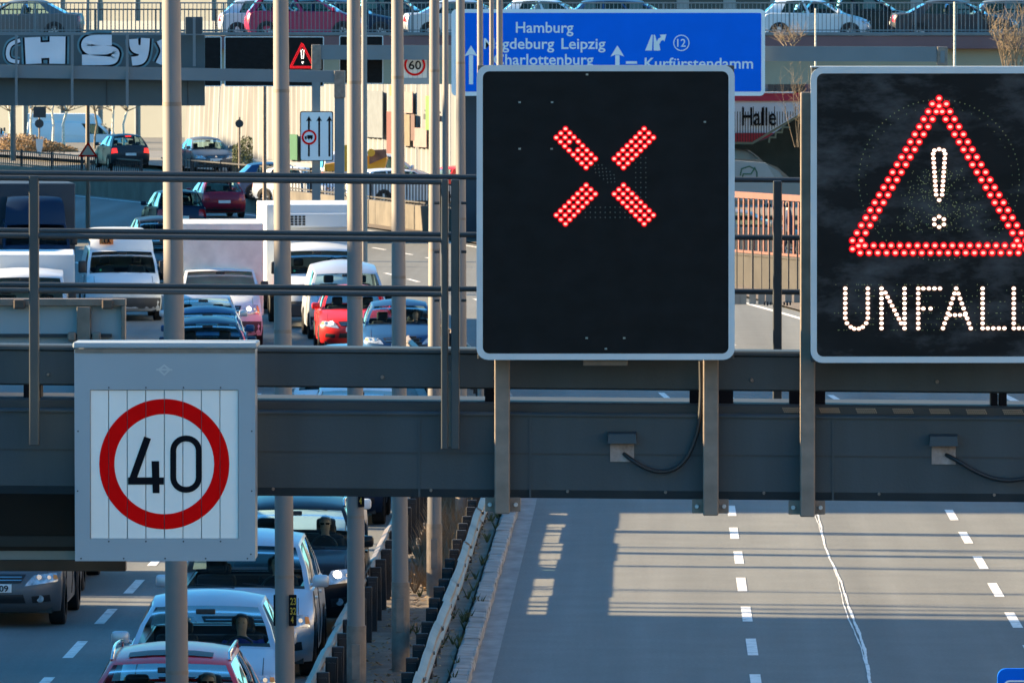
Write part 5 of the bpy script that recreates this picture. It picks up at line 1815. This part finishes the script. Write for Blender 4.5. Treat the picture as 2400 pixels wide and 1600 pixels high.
        c_ = D(sg * .71, yfr(zf, fprof), zf)
        if fogs:
            b = MB(); b.tube([c_ + Vector((0, .006, 0)), c_ + Vector((0, .02, 0))], .05, .045, 12); b.build('fog_lamp', lens_m, t, True)
    patch('grille', [(-.42, lerp(f0, f4, .70)), (.42, lerp(f0, f4, .70)), (.50, lerp(f0, f4, .95)), (-.50, lerp(f0, f4, .95))], trim_m, .007)
    for q in (.77, .86):
        patch('grille_bar', [(-.43, lerp(f0, f4, q)), (.43, lerp(f0, f4, q)), (.44, lerp(f0, f4, q + .025)), (-.44, lerp(f0, f4, q + .025))], chrome_m, .012, 1, 6, 1)
    if typ not in ('van', 'smallvan', 'cab'): patch('air_intake', [(-.50, lerp(f0, f4, .10)), (.50, lerp(f0, f4, .10)), (.46, lerp(f0, f4, .36)), (-.46, lerp(f0, f4, .36))], trim_m, .006)
    if typ in ('van', 'smallvan', 'cab'):
        patch('front_bumper', [(-.97, lerp(f0, f4, -.02)), (.97, lerp(f0, f4, -.02)), (.97, lerp(f0, f4, .40)), (-.97, lerp(f0, f4, .40))], mat('bumper_plastic', (0.05, 0.054, 0.06), .7), .010, 1, 14, 3)
    em = D(0, yfr(lerp(f0, f4, .83), fprof), lerp(f0, f4, .83))
    b = MB(); b.tube([em + Vector((0, .010, 0)), em + Vector((0, .024, 0))], .055, .05, 14); b.build('emblem', chrome_m, t, True)
    pl = patch('number_plate', [(-.29, lerp(f0, f4, .42)), (.29, lerp(f0, f4, .42)), (.29, lerp(f0, f4, .42) + .11), (-.29, lerp(f0, f4, .42) + .11)], plate_m, .018, 1, 2, 1)
    if plate_txt:
        vs, fs = text_verts(plate_txt, .02)
        mxx = max(v.x for v in vs)
        z0 = lerp(f0, f4, .42) + .018
        y0 = max(v.co.y for v in pl.data.vertices) + .004
        b = MB(); b.add([Vector((.02 - v.x / mxx * .24, y0, z0 + v.y * .11)) for v in vs], fs); b.build('plate_characters', black_foil, t)
    # rear
    r0, r1 = rprof[0][0], rprof[-1][0]
    for sg in (-1, 1):
        patch('tail_light', [(sg * .66, lerp(r0, r1, .62)), (sg * .97, lerp(r0, r1, .60)), (sg * .95, lerp(r0, r1, .92)), (sg * .72, lerp(r0, r1, .90))], tail_on if tail else tail_m, .010, -1)
    patch('number_plate', [(-.27, lerp(r0, r1, .45)), (.27, lerp(r0, r1, .45)), (.27, lerp(r0, r1, .60)), (-.27, lerp(r0, r1, .60))], plate_m, .012, -1, 2, 1)
    patch('rear_bumper', [(-.92, lerp(r0, r1, .05)), (.92, lerp(r0, r1, .05)), (.92, lerp(r0, r1, .24)), (-.92, lerp(r0, r1, .24))], trim_m, .008, -1, 8, 2)
    if tail:
        c_ = Rp(0, .97); b = MB(); b.box((c_.x - .13, c_.y - .05, c_.z - .03), (c_.x + .13, c_.y - .01, c_.z + .02)); b.build('high_stop_lamp', tail_on, t)
    # underside and wheels
    b = MB(); b.box((-hw * .86, -Lr + .25, body[0][1] - .02), (hw * .86, Lf - .3, body[0][1] + .05)); b.build('underbody', trim_m, t)
    ty_, ri_, br_ = wheel_meshes(T['r'])
    for wy in T['wh']:
        for sg in (-1, 1):
            cpt = (sg * (hw - .105), wy, T['r'])
            if -Lr < wy:
                b = MB()
                rr_ = T['r'] + .055
                pts = [(wy + rr_ * math.cos(a), T['r'] + rr_ * math.sin(a)) for a in [PI * k / 12 for k in range(13)]]
                xi = sg * hw * .965
                poly = [Vector((xi + sg * .036, y_, max(z_, .18))) for y_, z_ in pts] 
                poly = [Vector((sg * (hw * (1 - .24 * (p.z - .58) ** 2) + .004), p.y, p.z)) for p in poly]
                ctr = Vector((sg * (hw * .97 + .004), wy, .2))
                n_ = len(poly)
                b.add(poly + [ctr], [(i, i + 1, n_) for i in range(n_ - 1)])
                b.build('wheel_arch', trim_m, t)
            w_ = inst('wheel', ty_, (sg * (hw - .085), wy, T['r']), t)
            inst('rim', ri_, (0, 0, 0), w_); inst('brake', br_, (0, 0, 0), w_)
    if rails:
        for sg in (-1, 1):
            pts = [Sp(sg, .06, 1.0) + Vector((sg * .0, 0, .0))] + [Sp(sg, q, 1.0) + Vector((-sg * .01, 0, .065)) for q in (.10, .3, .5, .7, .9)] + [Sp(sg, .95, 1.0)]
            MB().tube(pts, .017, n=8).build('roof_rail', chrome_m, t, True)
    if sunroof:
        rows = []
        for q in (.07, .14, .20):
            row = []
            for u in (-.72, -.4, 0, .4, .72):
                a, c_ = Fp(u, 1.0), Rp(u, 1.0)
                p = a.lerp(c_, q); p.z += arch * 4 * q * (1 - q) + crown * (4 * q * (1 - q)) ** .5 * (1 - u * u) + .008
                row.append(p)
            rows.append(row)
        MB().grid(rows).build('sunroof', trim_m, t)
    if highroof > 0:
        z0 = zt_f
        rows = []
        for q, (yy, zz, ww) in enumerate(((yt_f + .03, z0 - .03, .985), (yt_f - .02, z0 + highroof * .35, .97), (yt_f - .16, z0 + highroof * .75, .94), (yt_f - .38, z0 + highroof * .96, .88), (yt_f - .8, z0 + highroof, .84))):
            rows.append([Vector((u * wt * ww * 1.02, yy - .12 * u * u, zz - .035 * abs(u) ** 5)) for u in (-1, -.95, -.8, -.4, 0, .4, .8, .95, 1)])
        for yy in (-1.0, yt_r + .05):
            rows.append([Vector((u * wt * .84 * 1.02, yy, z0 + highroof - .035 * abs(u) ** 5)) for u in (-1, -.95, -.8, -.4, 0, .4, .8, .95, 1)])
        bb = MB(); bb.grid(rows)
        for sg in (0, 8):
            for i in range(len(rows) - 1):
                a, c_ = rows[i][sg], rows[i + 1][sg]
                quad(bb, a, c_, Vector((c_.x * 1.03, c_.y, z0 - .1)), Vector((a.x * 1.03, a.y, z0 - .1)))
        bb.build('high_roof', pm, t, True)
    if box:
        x2, y0, y1, z0, z1, bmat = box
        MB().box((-x2, y0, z0), (x2, y1, z1), bev=.03).build('cargo_box', bmat, t)
    t['L'] = Lf
    return t

# drivers -----------------------------------------------------------
SIT = [(0, 0, 0, .15), (0, -.02, .2, .14), (0, -.02, .42, .155), (0, .0, .55, .047), (0, .032, .63, .060), (0, .042, .71, .078), (0, .03, .785, .058),
       (.18, 0, .465, .07), (.25, .17, .26, .05), (.15, .42, .40, .036), (-.18, 0, .465, .07), (-.25, .17, .26, .05), (-.15, .42, .40, .036), (.11, .35, .03, .08), (-.11, .35, .03, .08)]
SE = [(0, 1), (1, 2), (2, 3), (3, 4), (4, 5), (5, 6), (2, 7), (7, 8), (8, 9), (2, 10), (10, 11), (11, 12), (0, 13), (0, 14)]
SITM = skin_mesh(SIT, SE, [navy, skin_m], lambda c: 1 if c.z > .545 or c.y > .36 and c.z > .2 else 0, 2)
for v in SITM.vertices:     # nose and jaw
    c = v.co
    if c.y > .08 and abs(c.x) < .028 and .645 < c.z < .715: c.y += .02
shirts = {'navy': navy, 'blue': mat('blue_shirt', (0.012, 0.03, 0.22), .9), 'grey': mat('grey_shirt', (0.12, 0.12, 0.13), .9), 'light': mat('light_shirt', (0.4, 0.38, 0.36), .9), 'black': mat('black_shirt', (0.015, 0.015, 0.017), .9)}
def driver(veh, typ, label, shirt='navy', hm=None, glasses=False, bald=False, side=-1):
    T = TY[typ]
    loc = Vector(veh.location)
    rz = veh.rotation_euler[2]
    p = Matrix.Rotation(rz, 3, 'Z') @ Vector((side * T['W'] / 2 * .42, T['seat'] + .02, T['hip']))
    w = loc + p
    t = thing('person', label, 'person', w, rz, local=True)
    me = SITM.copy()
    me.materials[0] = shirts[shirt]
    o = bpy.data.objects.new('body', me); C.objects.link(o); o.parent = t; ORG[o.name] = Vector()
    if not bald: hair(t, (0, .028, .735), .080, hm or hair_m)
    if glasses:
        b = MB()
        for sg in (-1, 1):
            b.box((sg * .034 - .026, .110, .704), (sg * .034 + .026, .124, .730), bev=.008)
            b.box((sg * .062, .03, .720), (sg * .068, .112, .726))
        b.build('sunglasses', black_foil, t)
    else:
        b = MB()
        for sg in (-1, 1):
            b.box((sg * .028 - .009, .104, .712), (sg * .028 + .009, .116, .719), bev=.003)
        b.build('eyes', hair_m, t)
    return t

V = vehicle
def oncoming(Y): return PI + slope(Y)
# column of cars in the lane next to the median
a = V('estate_car', 'dark red estate with roof rails and sunroof at the bottom edge', 'car', 'estate', P_RED, -4.98, 87.1, PI, rails=True, sunroof=True)
driver(a, 'estate', 'driver in sunglasses behind the windscreen of the dark red estate', 'navy', hair_g, True)
a = V('saloon_car', 'silver saloon with driver in blue, right behind the dark red estate', 'car', 'sedan', P_SIL, -5.06, 96.0, PI)
driver(a, 'sedan', 'driver in a blue shirt at the wheel of the silver saloon', 'blue', hair_m)
a = V('family_car', 'pale silver family car partly behind the numbered pole and speed limit sign', 'car', 'mpv', P_SILB, -5.03, 104.6, PI)
driver(a, 'mpv', 'dim driver inside the pale silver family car behind the numbered pole', 'black', hair_m)
a = V('off_road_car', 'black off-road car with lit headlights beside the guard rail', 'car', 'suv', P_BLK, -4.72, 111.6, PI, lit=True, rails=True, fogs=True)
driver(a, 'suv', 'driver with sunglasses in the black off-road car', 'black', hair_g, True)
V('saloon_car', 'white saloon mostly hidden behind the black off-road car', 'car', 'sedan', P_WHT, -5.1, 122.6, PI)
V('small_car', 'dark blue small car hidden by the lower beam behind the white saloon', 'car', 'hatch', P_NAVY, -5.15, 136, PI)
a = V('family_car', 'white people carrier seen through the gap between the two gantry beams', 'car', 'mpv', P_WHT, -5.15, 148.4, oncoming(149))
V('delivery_van', 'white van whose long roof shows just above the upper beam', 'van', 'smallvan', P_WHT, -5.75, 158.4, oncoming(160))
a = V('saloon_car', 'dark blue saloon under the right end of the front railing', 'car', 'sedan', P_BLUE, -5.88, 196.4, oncoming(197))
driver(a, 'sedan', 'driver in the dark blue saloon under the front railing', 'navy', hair_m)
V('small_car', 'bright red small car with one lit headlight beside the third pole', 'car', 'hatch', P_BRED, -7.25, 206.0, oncoming(207), lit=True)
V('panel_van', 'silver van with rounded roof between the red small car and the white lorry', 'van', 'smallvan', P_SILB, -7.75, 213.6, oncoming(214))
a = V('box_lorry', 'tall white refrigerated lorry with a cooling grille above its cab', 'lorry', 'cab', P_WHT, -8.75, 221.5, oncoming(222), box=(1.22, -5.6, -.66, .85, 3.08, cargo_m))
lt = a
MB().box((-.85, -.655, 2.50), (.95, -.42, 2.86), bev=.03).build('cooling_unit', cargo_m, lt)
b = MB()
for i in range(7):
    for j in range(4):
        b.box((.83 - i * .10, -.42, 2.555 + j * .065), (.905 - i * .10, -.412, 2.605 + j * .065))
b.build('cooling_grille', trim_m, lt)
MB().box((-1.02, .25, .28), (1.02, 1.73, .62), bev=.05).build('bumper', P_DGREY, lt)
driver(a, 'cab', 'lorry driver seen through the windscreen of the white refrigerated lorry', 'grey', hair_m)
# second lane
a = V('hatchback', 'grey hatchback with plate ending 09 at the lower left edge', 'car', 'estate', P_GREY, -8.66, 113.4, PI, fogs=True, plate_txt='U 09')
V('panel_van', 'dark van whose wheels show under the sign back behind the grey hatchback', 'van', 'van', P_DGREY, -8.95, 120.0, PI)
V('estate_car', 'dark blue estate nearest in the second lane, left of the numbered pole', 'car', 'estate', P_NAVY, -9.62, 184.4, oncoming(185), rails=True)
V('saloon_car', 'blue saloon between two cars in the second lane', 'car', 'sedan', P_BLUE, -10.0, 191.6, oncoming(192))
V('small_car', 'pale grey small car with bright interior before the white box van', 'car', 'hatch', P_SIL, -10.55, 200.6, oncoming(201))
a = V('box_van', 'white box van with a lit headlight and dark windscreen in the second lane', 'van', 'van', P_WHT, -10.65, 209.0, oncoming(210), lit=True, box=(1.06, -3.2, 1.1, .7, 2.92, mat('box_cream', (0.80, 0.77, 0.69), .6)))
driver(a, 'van', 'driver of the white box van behind its windscreen', 'light', hair_m)
V('saloon_car', 'black saloon hidden between the white lorry and the box van', 'car', 'sedan', P_BLK, -11.2, 232, oncoming(233))
V('delivery_van', 'white van with blue windscreen between the box van and the lorry', 'van', 'van', P_WHT, -12.2, 246, oncoming(247))
# third lane
a = V('minibus', 'white school minibus with an orange children sign above its windscreen', 'minibus', 'van', P_WHT, -14.1, 226.3, oncoming(227), highroof=.50, lit=False)
mb = a
b = MB(); x = .58
b.add([Vector((x - .0, 1.28, 1.96)), Vector((x - .36, 1.31, 1.96)), Vector((x - .36, 1.22, 2.21)), Vector((x, 1.19, 2.21))], [(0, 1, 2, 3)])
so = b.build('children_sign', mat('sign_orange', (0.75, 0.20, 0.03), .5), mb)
b = MB()
for px in (x - .12, x - .24):
    b.tube([(px, 1.315, 2.02), (px, 1.285, 2.11)], .025, n=6); b.tube([(px, 1.28, 2.13), (px, 1.27, 2.165)], .022, n=6)
    b.tube([(px, 1.32, 2.03), (px + .05, 1.335, 1.985)], .012, n=5); b.tube([(px, 1.32, 2.03), (px - .05, 1.335, 1.985)], .012, n=5)
b.build('figures', black_foil, so)
a = V('box_lorry', 'white lorry with a box body at the left edge behind the sign back', 'lorry', 'cab', P_WHT, -14.55, 199, oncoming(200), box=(1.15, -5.0, -.66, .8, 2.42, cargo_m))
a = V('box_lorry', 'dark blue lorry with a tall roof fairing at the left edge', 'lorry', 'cab', P_NAVY, -17.9, 249, oncoming(250), highroof=.75, box=(1.22, -6, -.66, .8, 3.08, mat('box_navy', (0.02, 0.035, 0.055), .6)), glass=glass_dk)
V('saloon_car', 'black saloon behind the white minibus near the thick pole', 'car', 'sedan', P_BLK, -14.6, 255, oncoming(255))
V('off_road_car', 'black off-road car just behind the minibus roof near the thick pole', 'car', 'suv', P_BLK, -15.4, 268, oncoming(268))
# carriageway leading away
V('off_road_car', 'dark car driving away in front of the wine red hatchback on the far bend', 'car', 'suv', P_NAVY, -17.3, 310, slope(310))
V('hatchback', 'wine red hatchback seen from behind by the concrete wall on the far bend', 'car', 'hatch', P_WINE, -17.3, 340, slope(340))
V('hatchback', 'dark hatchback with lit brake lights on the ramp by the corrugated wall', 'car', 'hatch', P_DGREY, -23.5, 381, slope(381), z=1.18, tail=True)
V('saloon_car', 'grey saloon facing forwards below the round sign on the ramp', 'car', 'sedan', P_GREY, -19.6, 376, PI + slope(376), z=1.14)
V('panel_van', 'white van standing sideways behind the birch trunks at the far left', 'van', 'van', P_WHT, -30.7, 462, R(-90), z=.35, highroof=.5)
V('panel_van', 'white van with red tail lamp behind the hedge at the far left edge', 'van', 'van', P_WHT, -36.4, 462, R(-90), z=.35, highroof=.5)
V('saloon_car', 'white saloon with blue windows parked behind the picket fence', 'car', 'estate', P_WHT, -10.2, 345, R(-60), z=.32, glass=glass_dk)
V('small_car', 'white small car parked next to the fence, left of the far gantry leg', 'car', 'hatch', P_WHT, -14.2, 347, R(-120), z=.34)
V('small_car', 'red and white small car parked behind the fence near the double post', 'car', 'hatch', P_BRED, -7.6, 350, R(-50), z=.32)
V('panel_van', 'white van parked before the white wall, left of the blue sign legs', 'van', 'smallvan', P_WHT, -11.6, 357, R(-75), z=.5)
V('hatchback', 'blue hatchback parked before the yellow construction trailer', 'car', 'hatch', P_BLUE, -15.2, 353, R(-80), z=.45)
V('saloon_car', 'beige car parked behind the orange railing', 'car', 'sedan', P_BEIGE, at(1735, 500, 266).x, 266, R(-90), z=.55)
# cars on the bridge
BZ = bz(97)
def on_bridge(name, label, typ, pm, pxc, Y, fwd=-90, **k):
    V(name, label, 'car', typ, pm, at(pxc, 60, Y).x, Y, R(fwd), z=BZ, **k)
on_bridge('coupe', 'grey coupe on the bridge at the upper left edge', 'sedan', P_GREY, 45, BY + 3.0, 90)
on_bridge('hatchback', 'magenta hatchback on the bridge above the far red triangle', 'mpv', P_MAG, 716, BY + 3.0, -90)
on_bridge('small_car', 'pale blue car right behind the magenta hatchback on the bridge', 'hatch', P_SILB, 640, BY + 6.4, -90)
on_bridge('saloon_car', 'dark blue saloon on the far lane of the bridge, behind the magenta hatchback', 'estate', P_NAVY, 800, BY + 6.6, -90)
on_bridge('off_road_car', 'dark off-road car on the bridge left of the blue sign', 'suv', P_DGREY, 905, BY + 9.6, -90)
on_bridge('saloon_car', 'silver saloon on the bridge behind the left end of the blue sign', 'sedan', P_SIL, 1096, BY + 3.0, -90)
on_bridge('small_car', 'white car above the word Hamburg on the bridge', 'hatch', P_WHT, 1290, BY + 9.6, -90)
on_bridge('saloon_car', 'blue car above the middle of the blue sign on the bridge', 'estate', P_BLUE, 1480, BY + 6.4, -90)
on_bridge('small_car', 'white compact car with a blue stripe on the bridge right of the blue sign', 'hatch', P_WHT, 1908, BY + 3.0, -90)
on_bridge('off_road_car', 'black off-road car on the bridge between the white compact and dark sedan', 'suv', P_BLK, 2020, BY + 6.4, -90)
on_bridge('saloon_car', 'dark grey sedan on the bridge at the upper right', 'sedan', P_DGREY, 2238, BY + 3.0, -90)
on_bridge('estate_car', 'grey car behind the dark sedan at the upper right edge of the bridge', 'estate', P_GREY, 2420, BY + 6.4, -90)

# ------------------------------------------------------------------ blocks of flats left of the road, outside the frame: they shade the near lanes
def flats(label, x1, y0, y1, h, wd=14, side=0, wm=None):
    t = thing('apartment_block', label, 'building', (x1 - wd / 2, (y0 + y1) / 2, 0))
    MB().box((x1 - wd, y0, -.1), (x1, y1, h)).build('wall', wm or beige, t)
    MB().box((x1 - wd - .3, y0 - .3, h), (x1 + .3, y1 + .3, h + .3)).build('roof', grey_wall, t)
    me = None
    for f_ in range(int(h // 3)):
        n_ = int((y1 - y0) // 4)
        for i in range(n_):
            Y = y0 + 2 + 4 * i
            if me is None:
                o = MB().box((-.04, -.7, 0), (.03, .7, 1.5)).build('window', win_dark, t, org=Vector()); me = o.data
                o.location = Vector((x1 - side * wd, Y, 1 + 3 * f_)) - ORG[t.name]
            else:
                inst('window', me, (x1 - side * wd, Y, 1 + 3 * f_), t)
    return t
flats('long beige block of flats beside the jammed lanes, out of view', -40, 20, 122.3, 18.6)
flats('second beige block of flats beside the jammed lanes, out of view', -42, 148.5, 200, 19.5)
flats('third beige block of flats, added out of view to shade the far bend', -62, 322, 410, 17.2)  # unseen block added to keep the far bend in shade
nb_ = thing('shade_barrier', 'unseen barrier added along the outer edge of the jammed lanes to shade them', 'wall', (-18.5 + bend(205), 205, 0))  # long low shadow caster, added out of view beside the jammed lanes
Y = 205.0
while Y < 330:
    x = -18.5 + bend(Y + 2)
    MB().box((x - .1, Y, -.1), (x + .1, Y + 3.95, 5.0)).build('panel', concrete, nb_)
    Y += 4.0
# bare trees added unseen left of the lanes; their trunks throw the shadow streaks on the sunlit road
for i, (Y0, r0) in enumerate(((134.7, .30), (130.9, .10), (129.2, .30), (126.3, .20), (121.0, .10), (118.4, .14), (117.5, .13), (116.7, .12))):
    X0 = -31.0 + random.uniform(-1.5, 1.5)
    Yt = Y0 - X0 * math.tan(R(9))
    lb = ('first', 'second', 'third', 'fourth', 'fifth', 'sixth', 'seventh', 'eighth')[i]
    t = thing('bare_tree', lb + ' tall bare tree added between the blocks of flats to throw shadow streaks, out of view', 'tree', (X0, Yt, 0))
    pts = [Vector((X0 + random.gauss(0, .06) * k, Yt + random.gauss(0, .025) * k, 2.4 * k)) for k in range(9)]
    MB().tube(pts, r0 * 1.15, r0 * .55, 10).build('trunk', twig_m, t, True)
    b = MB()
    for k in range(22):
        s_ = pts[random.randint(4, 8)]
        e = s_ + Vector((random.gauss(0, 1.2), random.gauss(0, .35), random.uniform(.6, 2.2)))
        b.tube([s_, e], .06, .015, 5, caps=False)
    b.build('crown', twig_m, t)

fb_ = flats('pale block of flats added right of the road to bounce sunlight, out of view', 42, -150, 235, 17, 16, 1, mat('pale_render', (0.42, 0.365, 0.305), .85, 0, .08, .3))  # unseen facade added to bounce warm sunlight onto poles and signs
MB().box((25.6, -150.2, -.1), (25.94, 235.2, 5.2)).build('plinth', mat('dark_plinth', (0.05, 0.05, 0.05), .9), fb_)  # dark base added to cut the bounced light on low parts
